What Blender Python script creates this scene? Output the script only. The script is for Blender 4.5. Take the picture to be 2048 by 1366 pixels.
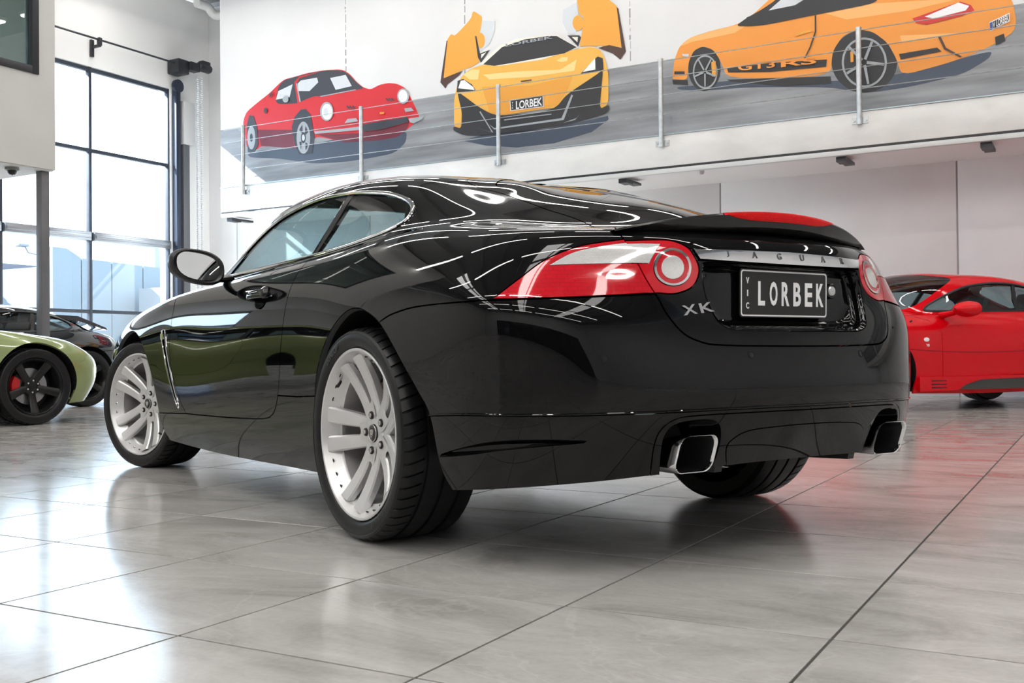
import bpy, bmesh, math, random
import numpy as np
from math import sin, cos, pi, radians
from mathutils import Vector, Matrix, kdtree
from mathutils.geometry import delaunay_2d_cdt

random.seed(7)
for _o in list(bpy.data.objects):
    bpy.data.objects.remove(_o, do_unlink=True)
scene = bpy.context.scene
col = scene.collection

# ------------------------------------------------------------ camera
# world axes: X along the mural wall (to the right), Y towards it, Z up
CAM_Z, PITCH, ROLL, YAW = 0.5956, 0.0119, -0.0097, radians(29.73)
cam_d = bpy.data.cameras.new('camera')
cam_d.sensor_width = 36.0
cam_d.lens = 36.0 * 2073.54 / 2048.0
cam_d.clip_start, cam_d.clip_end = 0.05, 400
cam = bpy.data.objects.new('camera', cam_d)
col.objects.link(cam)
_f = Vector((-sin(YAW) * cos(PITCH), cos(YAW) * cos(PITCH), sin(PITCH)))
_r0 = Vector((cos(YAW), sin(YAW), 0))
_u0 = _r0.cross(_f)
_r = _r0 * cos(ROLL) + _u0 * sin(ROLL)
_u = -_r0 * sin(ROLL) + _u0 * cos(ROLL)
cam.matrix_world = Matrix(((_r.x, _u.x, -_f.x, 0), (_r.y, _u.y, -_f.y, 0), (_r.z, _u.z, -_f.z, CAM_Z), (0, 0, 0, 1)))
scene.camera = cam

# ------------------------------------------------------------ sky, sun, exposure
w = bpy.data.worlds.new('sky')
scene.world = w
w.use_nodes = True
_bg = w.node_tree.nodes['Background']
_bg.inputs[0].default_value = (0.66, 0.83, 1.0, 1)
_bg.inputs[1].default_value = 5.4
sun_d = bpy.data.lights.new('sun', 'SUN')
sun_d.energy = 20.0
sun_d.angle = radians(0.6)
sun_d.color = (1.0, 0.97, 0.92)
sun = bpy.data.objects.new('sun', sun_d)
col.objects.link(sun)
sun.rotation_euler = Vector((1.0, 0.50, -0.70)).to_track_quat('-Z', 'Y').to_euler()
scene.view_settings.view_transform = 'Standard'
scene.view_settings.look = 'None'
scene.view_settings.exposure = 0.53
scene.view_settings.gamma = 1.0
scene.view_settings.use_curve_mapping = False
LAMP = 20.0         # radiance of the ceiling battens
SKYLIGHT = 5.0      # radiance of the translucent roof sheets

# ------------------------------------------------------------ materials
MATS = {}
def mat(name, color=(.8, .8, .8), rough=.5, metal=0., ior=1.5, spec=.5, coat=0., emit=None, estr=1., trans=0.):
    if name in MATS:
        return MATS[name]
    m = bpy.data.materials.new(name)
    m.use_nodes = True
    b = m.node_tree.nodes['Principled BSDF']
    b.inputs['Base Color'].default_value = (*color, 1)
    b.inputs['Roughness'].default_value = rough
    b.inputs['Metallic'].default_value = metal
    b.inputs['IOR'].default_value = ior
    b.inputs['Specular IOR Level'].default_value = spec
    b.inputs['Coat Weight'].default_value = coat
    b.inputs['Coat Roughness'].default_value = .02
    b.inputs['Transmission Weight'].default_value = trans
    if emit:
        b.inputs['Emission Color'].default_value = (*emit, 1)
        b.inputs['Emission Strength'].default_value = estr
    MATS[name] = m
    return m

def nodes_of(m):
    nt = m.node_tree
    return nt, nt.nodes, nt.links, nt.nodes['Principled BSDF']

def noisy(m, scale=8., amount=.25, bump=0., detail=4., rough_var=0., coords='Object', stretch=(1, 1, 1)):
    """vary a material's colour a little with noise, optional fine relief"""
    nt, N, L, b = nodes_of(m)
    tc = N.new('ShaderNodeTexCoord'); mp = N.new('ShaderNodeMapping'); nz = N.new('ShaderNodeTexNoise')
    mp.inputs['Scale'].default_value = stretch
    nz.inputs['Scale'].default_value = scale; nz.inputs['Detail'].default_value = detail
    L.new(tc.outputs[coords], mp.inputs[0]); L.new(mp.outputs[0], nz.inputs[0])
    c = b.inputs['Base Color'].default_value[:]
    rp = N.new('ShaderNodeValToRGB')
    rp.color_ramp.elements[0].position = .3; rp.color_ramp.elements[1].position = .72
    rp.color_ramp.elements[0].color = (*[x * (1 - amount) for x in c[:3]], 1)
    rp.color_ramp.elements[1].color = (*[min(1, x * (1 + amount * .6)) for x in c[:3]], 1)
    L.new(nz.outputs[0], rp.inputs[0]); L.new(rp.outputs[0], b.inputs['Base Color'])
    if bump:
        bp = N.new('ShaderNodeBump'); bp.inputs['Strength'].default_value = bump; bp.inputs['Distance'].default_value = .01
        L.new(nz.outputs[0], bp.inputs['Height']); L.new(bp.outputs[0], b.inputs['Normal'])
    if rough_var:
        mr = N.new('ShaderNodeMapRange'); r = b.inputs['Roughness'].default_value
        mr.inputs['To Min'].default_value = max(0, r - rough_var); mr.inputs['To Max'].default_value = r + rough_var
        L.new(nz.outputs[0], mr.inputs['Value']); L.new(mr.outputs[0], b.inputs['Roughness'])
    return m

def glass(name, tint=(1, 1, 1), ior=1.5):
    """thin sheet: tinted see-through with a Fresnel mirror on top"""
    if name in MATS:
        return MATS[name]
    m = bpy.data.materials.new(name); m.use_nodes = True
    nt = m.node_tree; N, L = nt.nodes, nt.links
    N.remove(N['Principled BSDF'])
    tr = N.new('ShaderNodeBsdfTransparent'); tr.inputs[0].default_value = (*tint, 1)
    gl = N.new('ShaderNodeBsdfGlossy'); gl.inputs['Roughness'].default_value = .01
    lw = N.new('ShaderNodeLayerWeight'); lw.inputs[0].default_value = .5
    pw = N.new('ShaderNodeMath'); pw.operation = 'POWER'; pw.inputs[1].default_value = 5
    fr = N.new('ShaderNodeMath'); fr.operation = 'MULTIPLY_ADD'
    r0 = ((ior - 1) / (ior + 1)) ** 2 * 1.6
    fr.inputs[1].default_value = 1 - r0; fr.inputs[2].default_value = r0
    L.new(lw.outputs['Facing'], pw.inputs[0]); L.new(pw.outputs[0], fr.inputs[0])
    mx = N.new('ShaderNodeMixShader')
    L.new(fr.outputs[0], mx.inputs[0]); L.new(tr.outputs[0], mx.inputs[1]); L.new(gl.outputs[0], mx.inputs[2])
    L.new(mx.outputs[0], N['Material Output'].inputs[0])
    MATS[name] = m
    return m

# ------------------------------------------------------------ object helpers
def tag(o, label=None, cat=None, group=None, kind=None):
    if label: o['label'] = label
    if cat: o['category'] = cat
    if group: o['group'] = group
    if kind: o['kind'] = kind
    return o

def empty(name, loc=(0, 0, 0), rz=0., parent=None):
    o = bpy.data.objects.new(name, None)
    o.empty_display_size = .1
    col.objects.link(o)
    o.location = loc
    o.rotation_euler = (0, 0, rz)
    if parent: o.parent = parent
    return o

def link(name, me, parent=None):
    o = bpy.data.objects.new(name, me)
    col.objects.link(o)
    if parent: o.parent = parent
    return o

class MB:
    """collects simple shapes into one mesh"""
    def __init__(s):
        s.v = []; s.f = []; s.m = []; s.sm = []
    def add(s, vs, fs, mi=0, smooth=False):
        k = len(s.v)
        s.v += [tuple(x) for x in vs]
        s.f += [tuple(i + k for i in f) for f in fs]
        s.m += [mi] * len(fs); s.sm += [smooth] * len(fs)
        return s
    def box(s, a, b, mi=0, bev=0.):
        x0, y0, z0 = [min(p, q) for p, q in zip(a, b)]; x1, y1, z1 = [max(p, q) for p, q in zip(a, b)]
        if not bev:
            vs = [(x0, y0, z0), (x1, y0, z0), (x1, y1, z0), (x0, y1, z0), (x0, y0, z1), (x1, y0, z1), (x1, y1, z1), (x0, y1, z1)]
            return s.add(vs, [(3, 2, 1, 0), (4, 5, 6, 7), (0, 1, 5, 4), (1, 2, 6, 5), (2, 3, 7, 6), (3, 0, 4, 7)], mi)
        bm = bmesh.new()
        bmesh.ops.create_cube(bm, size=1)
        for v in bm.verts:
            v.co = Vector(((x0 + x1) / 2 + v.co.x * (x1 - x0), (y0 + y1) / 2 + v.co.y * (y1 - y0), (z0 + z1) / 2 + v.co.z * (z1 - z0)))
        bmesh.ops.bevel(bm, geom=bm.edges[:], offset=bev, segments=2, affect='EDGES', profile=.5)
        bm.verts.index_update()
        s.add([v.co[:] for v in bm.verts], [[v.index for v in f.verts] for f in bm.faces], mi, False)
        bm.free()
        return s
    def obox(s, c, half, ax, mi=0):
        """oriented box: centre, half sizes, three axis vectors"""
        c = Vector(c); A = [Vector(a) for a in ax]; vs = []
        for dz in (-1, 1):
            for dx, dy in ((-1, -1), (1, -1), (1, 1), (-1, 1)):
                vs.append(c + A[0] * dx * half[0] + A[1] * dy * half[1] + A[2] * dz * half[2])
        return s.add(vs, [(3, 2, 1, 0), (4, 5, 6, 7), (0, 1, 5, 4), (1, 2, 6, 5), (2, 3, 7, 6), (3, 0, 4, 7)], mi)
    def prism(s, poly, y0, y1, mi=0, axis=1):
        """polygon in the plane across `axis`, extruded from y0 to y1 along it"""
        n = len(poly)
        def P(p, t):
            q = list(p); q.insert(axis, t); return tuple(q)
        vs = [P(p, y0) for p in poly] + [P(p, y1) for p in poly]
        fs = [tuple(range(n))[::-1], tuple(range(n, 2 * n))] + [(i, (i + 1) % n, n + (i + 1) % n, n + i) for i in range(n)]
        return s.add(vs, fs, mi)
    def tube(s, pts, r, n=8, mi=0, closed=False, caps=True, flat=None):
        """round (or flattened: flat=(up vector, ratio)) bar along points; r number or list"""
        pts = [Vector(p) for p in pts]; m = len(pts); rr = r if hasattr(r, '__len__') else [r] * m
        vs = []; prev = None
        for i, p in enumerate(pts):
            if closed: t = pts[(i + 1) % m] - pts[i - 1]
            else: t = pts[min(i + 1, m - 1)] - pts[max(i - 1, 0)]
            t.normalize()
            if flat is not None:
                up = Vector(flat[0][i] if hasattr(flat[0][0], '__len__') else flat[0])
                a = (up - t * up.dot(t)).normalized(); b = t.cross(a)
                ra, rb = rr[i] * flat[1], rr[i]
            else:
                if prev is None:
                    a = t.orthogonal().normalized()
                else:
                    a = (prev - t * prev.dot(t)).normalized()
                b = t.cross(a); ra = rb = rr[i]
            prev = a
            for k in range(n):
                an = 2 * pi * k / n
                vs.append(p + a * cos(an) * ra + b * sin(an) * rb)
        fs = []
        for i in range(m if closed else m - 1):
            j = (i + 1) % m
            for k in range(n):
                fs.append((i * n + k, i * n + (k + 1) % n, j * n + (k + 1) % n, j * n + k))
        s.add(vs, fs, mi, True)
        if caps and not closed:
            k0 = len(s.v) - m * n
            s.f += [tuple(k0 + k for k in range(n))[::-1], tuple(k0 + (m - 1) * n + k for k in range(n))]
            s.m += [mi, mi]; s.sm += [False, False]
        return s
    def lathe(s, prof, n=48, mi=0, smooth=True, cap0=False, cap1=False, a0=0., a1=2 * pi):
        """profile of (r, d): revolve about the local Y axis, d along +Y"""
        full = abs(a1 - a0 - 2 * pi) < 1e-6
        cols = n if full else n + 1
        vs = [(r * cos(a0 + (a1 - a0) * k / n), d, r * sin(a0 + (a1 - a0) * k / n)) for r, d in prof for k in range(cols)]
        fs = []
        for i in range(len(prof) - 1):
            for k in range(n):
                k2 = (k + 1) % cols
                fs.append((i * cols + k, i * cols + k2, (i + 1) * cols + k2, (i + 1) * cols + k))
        s.add(vs, fs, mi, smooth)
        b = len(s.v) - len(vs)
        if cap0: s.f.append(tuple(b + k for k in range(cols))[::-1]); s.m.append(mi); s.sm.append(False)
        if cap1:
            e = b + (len(prof) - 1) * cols
            s.f.append(tuple(e + k for k in range(cols))); s.m.append(mi); s.sm.append(False)
        return s
    def xf(s, M, start=0):
        s.v[start:] = [tuple(M @ Vector(v)) for v in s.v[start:]]
        return s
    def mesh(s, name, mats, fix=True, sharp=None):
        me = bpy.data.meshes.new(name)
        me.from_pydata(s.v, [], s.f)
        for m in (mats if isinstance(mats, (list, tuple)) else [mats]):
            me.materials.append(m)
        me.polygons.foreach_set('material_index', s.m)
        me.polygons.foreach_set('use_smooth', s.sm)
        if fix:
            bm = bmesh.new(); bm.from_mesh(me)
            bmesh.ops.recalc_face_normals(bm, faces=bm.faces[:])
            bm.to_mesh(me); bm.free()
        if sharp:
            me.set_sharp_from_angle(angle=radians(sharp))
        me.update()
        return me
    def build(s, name, mats, parent=None, fix=True, sharp=35):
        return link(name, s.mesh(name, mats, fix, sharp), parent)

def text_geo(body, size=1., extrude=.0, width=1., bold=0.):
    """text as plain vertices and faces in its own XY plane, centred on its box"""
    cu = bpy.data.curves.new('lettering', 'FONT')
    cu.body = body; cu.size = size; cu.extrude = extrude; cu.offset = bold
    cu.resolution_u = 3
    o = bpy.data.objects.new('lettering', cu); col.objects.link(o)
    dg = bpy.context.evaluated_depsgraph_get()
    me = bpy.data.meshes.new_from_object(o.evaluated_get(dg))
    v = np.array([p.co[:] for p in me.vertices]); f = [tuple(p.vertices) for p in me.polygons]
    bpy.data.objects.remove(o); bpy.data.meshes.remove(me); bpy.data.curves.remove(cu)
    if len(v) == 0:
        return v, f
    v[:, 0] -= (v[:, 0].max() + v[:, 0].min()) / 2
    v[:, 1] -= (v[:, 1].max() + v[:, 1].min()) / 2
    v[:, 0] *= width
    return v, f

def put_text(mb, body, origin, right, up, h, w=None, depth=.002, mi=0, bold=0.):
    """write `body` h tall (and w wide if given), centred at origin on the plane right/up"""
    v, f = text_geo(body, 1., .5, 1., bold)
    sx = (v[:, 0].max() - v[:, 0].min()); sy = (v[:, 1].max() - v[:, 1].min())
    ky = h / sy; kx = (w / sx) if w else ky
    R = Vector(right).normalized(); U = Vector(up).normalized(); n = R.cross(U).normalized(); O = Vector(origin)
    mb.add([O + R * (p[0] * kx) + U * (p[1] * ky) + n * ((p[2] + .5) * depth) for p in v], f, mi)
    return mb

def rrect(w, h, r, n=5):
    """rounded rectangle outline, counter-clockwise, centred"""
    out = []
    for cx_, cy_, a in ((w / 2 - r, h / 2 - r, 0), (-w / 2 + r, h / 2 - r, pi / 2), (-w / 2 + r, -h / 2 + r, pi), (w / 2 - r, -h / 2 + r, 1.5 * pi)):
        out += [(cx_ + r * cos(a + pi / 2 * k / n), cy_ + r * sin(a + pi / 2 * k / n)) for k in range(n + 1)]
    return out

def spline(pts, n=8, closed=False):
    """Catmull-Rom through the points"""
    P = [np.array(p, float) for p in pts]; m = len(P); out = []
    segs = m if closed else m - 1
    for i in range(segs):
        if closed: a, b, c, d = P[i - 1], P[i], P[(i + 1) % m], P[(i + 2) % m]
        else:
            b, c = P[i], P[i + 1]
            a = P[i - 1] if i else 2 * b - c
            d = P[i + 2] if i + 2 < m else 2 * c - b
        for k in range(n):
            t = k / n
            out.append(.5 * (2 * b + (c - a) * t + (2 * a - 5 * b + 4 * c - d) * t * t + (-a + 3 * b - 3 * c + d) * t ** 3))
    if not closed: out.append(P[-1])
    return out
# ------------------------------------------------------------ room
XW, XE, YS, YN, ZC = -14.89, 9.2, -10.6, 14.4, 7.3
def stone():
    m = mat('slate_tile', (.42, .40, .39), .2)
    nt, N, L, b = nodes_of(m)
    tc = N.new('ShaderNodeNewGeometry'); oi = N.new('ShaderNodeObjectInfo')
    sc = N.new('ShaderNodeVectorMath'); sc.operation = 'SCALE'; sc.inputs[0].default_value = (37, 53, 0)
    L.new(oi.outputs['Random'], sc.inputs['Scale'])
    ad = N.new('ShaderNodeVectorMath'); L.new(tc.outputs['Position'], ad.inputs[0]); L.new(sc.outputs[0], ad.inputs[1])
    mp = N.new('ShaderNodeMapping'); mp.inputs['Rotation'].default_value = (0, 0, radians(63)); mp.inputs['Scale'].default_value = (1, 2.0, 1)
    L.new(ad.outputs[0], mp.inputs[0])
    n1 = N.new('ShaderNodeTexNoise'); n1.inputs['Scale'].default_value = 1.7; n1.inputs['Detail'].default_value = 9; n1.inputs['Roughness'].default_value = .62; n1.inputs['Distortion'].default_value = 1.1
    L.new(mp.outputs[0], n1.inputs[0])
    n2 = N.new('ShaderNodeTexNoise'); n2.inputs['Scale'].default_value = 60; n2.inputs['Detail'].default_value = 3
    L.new(ad.outputs[0], n2.inputs[0])
    mu = N.new('ShaderNodeMath'); mu.operation = 'MULTIPLY_ADD'; mu.inputs[1].default_value = .16; 
    L.new(n2.outputs[0], mu.inputs[0]); L.new(n1.outputs[0], mu.inputs[2])
    rp = N.new('ShaderNodeValToRGB'); e = rp.color_ramp.elements
    e[0].position = .40; e[0].color = (.325, .315, .305, 1); e[1].position = .80; e[1].color = (.52, .508, .495, 1)
    x = e.new(.57); x.color = (.425, .412, .40, 1)
    L.new(mu.outputs[0], rp.inputs[0])
    # thin pale veins
    n3 = N.new('ShaderNodeTexNoise'); n3.inputs['Scale'].default_value = 1.1; n3.inputs['Detail'].default_value = 7; n3.inputs['Distortion'].default_value = 1.8
    mp2 = N.new('ShaderNodeMapping'); mp2.inputs['Location'].default_value = (3, 9, 0); mp2.inputs['Rotation'].default_value = (0, 0, radians(25)); mp2.inputs['Scale'].default_value = (1, 1.9, 1)
    L.new(ad.outputs[0], mp2.inputs[0]); L.new(mp2.outputs[0], n3.inputs[0])
    r3 = N.new('ShaderNodeValToRGB'); q = r3.color_ramp.elements
    q[0].position = .485; q[0].color = (0, 0, 0, 1); q[1].position = .5; q[1].color = (1, 1, 1, 1); z = q.new(.515); z.color = (0, 0, 0, 1)
    L.new(n3.outputs[0], r3.inputs[0])
    mv = N.new('ShaderNodeMath'); mv.operation = 'MULTIPLY'; mv.inputs[1].default_value = .2; L.new(r3.outputs[0], mv.inputs[0])
    mx = N.new('ShaderNodeMix'); mx.data_type = 'RGBA'; mx.inputs['B'].default_value = (.62, .605, .59, 1)
    L.new(mv.outputs[0], mx.inputs['Factor']); L.new(rp.outputs[0], mx.inputs['A']); L.new(mx.outputs['Result'], b.inputs['Base Color'])
    bp = N.new('ShaderNodeBump'); bp.inputs['Strength'].default_value = .02; bp.inputs['Distance'].default_value = .003
    L.new(mu.outputs[0], bp.inputs['Height']); L.new(bp.outputs[0], b.inputs['Normal'])
    mr = N.new('ShaderNodeMapRange'); mr.inputs['From Min'].default_value = .35; mr.inputs['From Max'].default_value = .8; mr.inputs['To Min'].default_value = .14; mr.inputs['To Max'].default_value = .18
    L.new(mu.outputs[0], mr.inputs['Value']); L.new(mr.outputs[0], b.inputs['Roughness'])
    b.inputs['IOR'].default_value = 1.46
    return m

PITCH_T, JT = .615, .007
M_tile = stone()
M_grout = mat('grout', (.055, .05, .047), .85)
floor = MB().box((XW, YS, -.12), (XE, YN, -.003)).build('floor', M_grout)
tag(floor, kind='structure')
def tile_geo(x0, y0, x1, y1, c=.0006):
    vs = [(x0, y0, -.0035), (x1, y0, -.0035), (x1, y1, -.0035), (x0, y1, -.0035), (x0, y0, -c), (x1, y0, -c), (x1, y1, -c), (x0, y1, -c),
          (x0 + c, y0 + c, 0), (x1 - c, y0 + c, 0), (x1 - c, y1 - c, 0), (x0 + c, y1 - c, 0)]
    fs = [(0, 1, 5, 4), (1, 2, 6, 5), (2, 3, 7, 6), (3, 0, 4, 7), (4, 5, 9, 8), (5, 6, 10, 9), (6, 7, 11, 10), (7, 4, 8, 11), (8, 9, 10, 11)]
    return vs, fs
_h = (PITCH_T - JT) / 2
_tm = MB(); _tm.add(*tile_geo(-_h, -_h, _h, _h)); tile_me = _tm.mesh('tile', M_tile, fix=False)
def screen(p):
    d = Vector(p) - cam.matrix_world.translation
    z = d.dot(_f)
    return (d.dot(_r) / z * 2073.5, d.dot(_u) / z * 2073.5, z) if z > .2 else None
cells = []
i0 = int((XW + 1.728) / PITCH_T) - 1; i1 = int((XE + 1.728) / PITCH_T) + 1
j0 = int((YS - 2.19) / PITCH_T) - 1; j1 = int((YN - 2.19) / PITCH_T) + 1
for i in range(i0, i1):
    for j in range(j0, j1):
        cx_, cy_ = -1.728 + (i + .5) * PITCH_T, 2.19 + (j + .5) * PITCH_T
        full = cx_ - _h > XW and cx_ + _h < XE and cy_ - _h > YS and cy_ + _h < YN
        if cx_ + _h <= XW or cx_ - _h >= XE or cy_ + _h <= YS or cy_ - _h >= YN: continue
        area = 0
        s_ = [screen((cx_ + a, cy_ + b, 0)) for a in (-.3, .3) for b in (-.3, .3)]
        if full and any(q and abs(q[0]) < 1040 and abs(q[1]) < 700 for q in s_):
            area = 1 / max(.3, math.hypot(cx_, cy_)) ** 3
        cells.append((area, cx_, cy_))
cells.sort(reverse=True)
rest = MB()
for k, (a, cx_, cy_) in enumerate(cells):
    if k < 300 and a > 0:
        o = link('tile', tile_me, floor); o.location = (cx_, cy_, 0)
    else:
        rest.add(*tile_geo(max(XW, cx_ - _h), max(YS, cy_ - _h), min(XE, cx_ + _h), min(YN, cy_ + _h)))
tag(rest.build('far_tiles', M_tile, floor, fix=False), kind='stuff')

# --- walls
M_wall = noisy(mat('painted_concrete', (.80, .80, .81), .55), 1.3, .05, 0, 5)
M_wallw = noisy(mat('white_paint', (.84, .84, .83), .5), .9, .03, 0, 4)
M_joint = mat('joint_sealant', (.45, .45, .46), .8)
wb = tag(MB().box((XW - .3, YN + .02, -.1), (XE, YN + .3, ZC + .2)).build('wall_back', M_joint), kind='structure')
for k in range(-4, 5):
    xa, xb = max(XW, -4.757 + k * 3.141 + .011), min(XE, -4.757 + (k + 1) * 3.141 - .011)
    if xb - xa > .2:
        MB().box((xa, YN, 0), (xb, YN + .05, ZC), bev=.004).build('panel', M_wall, wb)
# window wall: header, sill, end pieces round the glazing
GY0, GY1, GZ0, GZ1 = 5.05, 13.46, .16, 5.55
wl = MB()
wl.box((XW - .3, GY0, GZ1), (XW, YN + .02, ZC)); wl.box((XW - .3, GY1, 0), (XW, YN + .02, GZ1)); wl.box((XW - .3, GY0, -.1), (XW, GY1, GZ0))
wl.box((XW - .3, YS, -.1), (XW, GY0, ZC))
wl = tag(wl.build('wall_left', M_wallw), kind='structure')
tag(MB().box((XE, YS, -.1), (XE + .3, YN + .3, ZC)).build('wall_right', M_wall), kind='structure')
tag(MB().box((XW - .3, YS - .3, -.1), (XE + .3, YS, ZC)).build('wall_front', M_wall), kind='structure')
# unseen dark glazing opposite the mural, added to break up reflections in the car
sf = tag(empty('added_shopfront', (0, YS, 0)), kind='structure')
M_dark_pane = mat('added_dark_glass', (.012, .014, .016), .05)
M_frame3 = mat('added_frame', (.03, .03, .032), .4)
for k in range(9):
    x = -10.0 + k * 1.9
    MB().box((x + .05, .01, .12), (x + 1.85, .03, 3.3)).build('pane', M_dark_pane, sf)
    MB().box((x - .05, 0, 0), (x + .05, .07, 3.42), bev=.006).build('mullion', M_frame3, sf)
MB().box((-10.05, 0, 3.3), (7.15, .07, 3.42), bev=.006).build('head', M_frame3, sf)
MB().box((-10.05, 0, 0), (7.15, .07, .12), bev=.006).build('sill', M_frame3, sf)
M_roof = mat('steel_roof_sheet', (.27, .275, .28), .6)
ce = tag(MB().box((XW - .3, YS - .3, ZC + .1), (XE + .3, YN + .3, ZC + .3)).build('ceiling', M_roof), kind='structure')
M_steel_w = mat('white_steel', (.66, .66, .67), .45)
for k in range(14):
    x = XW + .9 + k * 1.7
    MB().box((x - .04, YS, ZC - .12), (x + .04, YN, ZC + .1)).build('purlin', M_steel_w if k == 0 else M_roof, ce)
M_sky = mat('roof_light_sheet', (.9, .9, .9), .4, emit=(1, .985, .95), estr=SKYLIGHT)
for x0 in (-9.2, -2.4, 3.6):
    for k in range(5):
        y = -8.4 + k * 2.2
        MB().box((x0 - .55, y, ZC + .06), (x0 + .55, y + 1.95, ZC + .11)).build('roof_light_sheet', M_sky, ce)

# --- ceiling battens
M_bat = mat('batten_housing', (.75, .75, .75), .4)
M_lit = mat('batten_diffuser', (1, 1, 1), .4, emit=(1, .965, .91), estr=LAMP)
hm = MB().box((-1.55, -.06, 0), (1.55, .06, .05), bev=.006).mesh('housing', M_bat)
dm = MB().prism([(-.05, 0), (-.035, -.035), (.035, -.035), (.05, 0)], -1.52, 1.52, axis=0).mesh('diffuser', M_lit)
for y in (-7.0, -4.2, -1.4, 1.4, 4.2, 7.0, 9.6, 11.7):  # the row nearest the mural is added to brighten mural and walls
    for k in range(-1 if y > 8 else 0, 5):  # the extra fitting near the window wall is added to brighten it
        x = -9.4 + k * 3.6
        o = empty('ceiling_light', (x, y, 6.72))
        tag(o, 'long white batten light hung below the dark roof over the showroom floor', 'light', 'batten lights in rows below the roof')
        link('housing', hm, o); link('diffuser', dm, o)
        for dx in (-1.1, 1.1):
            MB().tube([(dx, 0, .05), (dx, 0, ZC - 6.72 + .1)], .006, 6).build('hanger', M_bat, o)

# --- glazing of the window wall
M_alu = noisy(mat('dark_aluminium', (.045, .055, .075), .35, .3), 6, .2)
M_alu_l = mat('mill_aluminium', (.42, .45, .49), .3, .8)
M_pane = glass('window_glass', (.95, .97, .98))
win = tag(empty('window_1', (XW - .08, 0, 0)), kind='structure')
ys = [GY0, 6.72, 8.40, 10.09, 11.745, GY1]
for k, y in enumerate(ys):
    wdt = .028 if 0 < k < 5 else .03
    MB().box((-.05, y - wdt, GZ0), (.04, y + wdt, GZ1), bev=.004).build('mullion', M_alu, win)
zs = [GZ0 + .04, 1.385, 2.66, 4.13, GZ1 - .04]
for k, z in enumerate(zs):
    for a, b in zip(ys[:-1], ys[1:]):
        if k == 2:      # heavy rail of the glazed door leaves
            MB().box((-.05, a + .03, z - .075), (.10, b - .03, z + .075), bev=.008).box((.10, a + .05, z - .03), (.125, b - .05, z + .03), bev=.006).build('door_rail', M_alu_l, win)
        else:
            MB().box((-.04, a + .028, z - .03), (.035, b - .028, z + .03), bev=.004).build('transom', M_alu, win)
for (a, b) in zip(ys[:-1], ys[1:]):
    for (c, d) in zip(zs[:-1], zs[1:]):
        MB().box((-.006, a + .02, c + .02), (.0, b - .02, d - .02)).build('pane', M_pane, win)

# --- door guide, shaft, operator and chain in the corner
M_blk = mat('black_powdercoat', (.018, .02, .026), .4)
M_navy = mat('blue_black_steel', (.025, .035, .06), .35, .3)
g = empty('door_guide_rail', (XW, 13.62, 0))
tag(g, 'tall blue-black steel guide rail at the corner end of the glazing', 'guide rail')
MB().box((0, -.13, 0), (.12, -.03, 5.60), bev=.006).box((.0, -.03, 0), (.05, .02, 5.5), bev=.004).build('channel', M_navy, g)
MB().box((.02, .05, 0), (.10, .20, 4.55), bev=.006).build('cover_strip', mat('grey_cover', (.13, .135, .15), .5), g)
MB().box((.0, .03, 4.55), (.14, .30, 5.35), bev=.008).build('cover_box', M_steel_w, g)
rot = MB(); rot.lathe([(0, -.03), (.12, -.03), (.12, .03), (0, .03)], 20); rot.xf(Matrix.Translation((.10, -.08, 5.60)) @ Matrix.Rotation(pi / 2, 4, 'Z')); rot.build('drum', M_navy, g)
op = empty('door_operator', (XW + .281, 13.6, 5.96))
tag(op, 'black geared door motor mounted high in the corner', 'motor')
b_ = MB(); b_.box((-.28, -.22, -.16), (.02, .04, .10), bev=.02); b_.box((-.1, .02, -.07), (.08, .26, .09), bev=.02); b_.build('gearbox', M_blk, op)
b_ = MB(); b_.lathe([(0, 0), (.06, 0), (.085, .02), (.085, .26), (.07, .30), (0, .30)], 18); b_.xf(Matrix.Translation((.02, .24, .05))); b_.build('motor_body', M_blk, op)
b_ = MB(); b_.box((-.03, .30, .10), (.09, .50, .17), bev=.015); b_.build('terminal_box', M_blk, op)
b_ = MB(); b_.lathe([(0, .0), (.035, .0), (.035, .02), (0, .02)], 12); b_.xf(Matrix.Translation((.02, .54, .05))); b_.build('end_cap', mat('brass', (.75, .55, .18), .35, .8), op)
sh = empty('door_shaft', (XW + .22, 12.0, 5.97))
tag(sh, 'thin black door shaft on wall brackets above the glazing', 'shaft')
MB().tube([(0, -4.25, 0), (0, 1.36, 0)], .018, 8).build('rod', M_blk, sh)
for y in (-3.2, -.27):
    MB().box((-.2195, y - .03, -.26), (-.17, y + .03, .03), bev=.004).box((-.2, y - .018, -.12), (.02, y + .018, -.075)).box((-.035, y - .03, -.1), (.035, y + .03, .035), bev=.008).build('shaft_bracket', M_blk, sh)
ch = empty('hand_chain', (XW + .34, 13.83, 0))
tag(ch, 'bright steel hand chain hanging in two strands beside the guide rail', 'chain')
M_chain = mat('zinc_chain', (.82, .84, .86), .3, .7)
for dy in (-.04, .06):
    mb = MB()
    for k in range(145):
        z = 5.80 - k * .04
        mb.add([(-.018, dy - .024, z), (.018, dy - .024, z), (.018, dy + .024, z - .01), (-.018, dy + .024, z - .01), (0, dy - .004, z + .024), (0, dy + .006, z - .026)],
               [(0, 1, 4), (1, 2, 4), (2, 3, 4), (3, 0, 4), (1, 0, 5), (2, 1, 5), (3, 2, 5), (0, 3, 5)])
    mb.build('chain_strand', M_chain, ch, sharp=None)
pp = empty('white_pipe', (XW, 14.17, 7.02))
tag(pp, 'short white plastic pipe with elbow high in the corner', 'pipe')
MB().tube(spline([(.30, -.35, .17), (.30, -.08, .17), (.36, 0, .06), (.5, .03, 0), (1.0, .03, 0), (1.9, .03, 0)], 6), .085, 14).build('pipe_run', M_wallw, pp)
MB().tube([(.62, .03, 0), (.70, .03, 0)], .10, 14).build('socket', M_wallw, pp)

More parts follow.
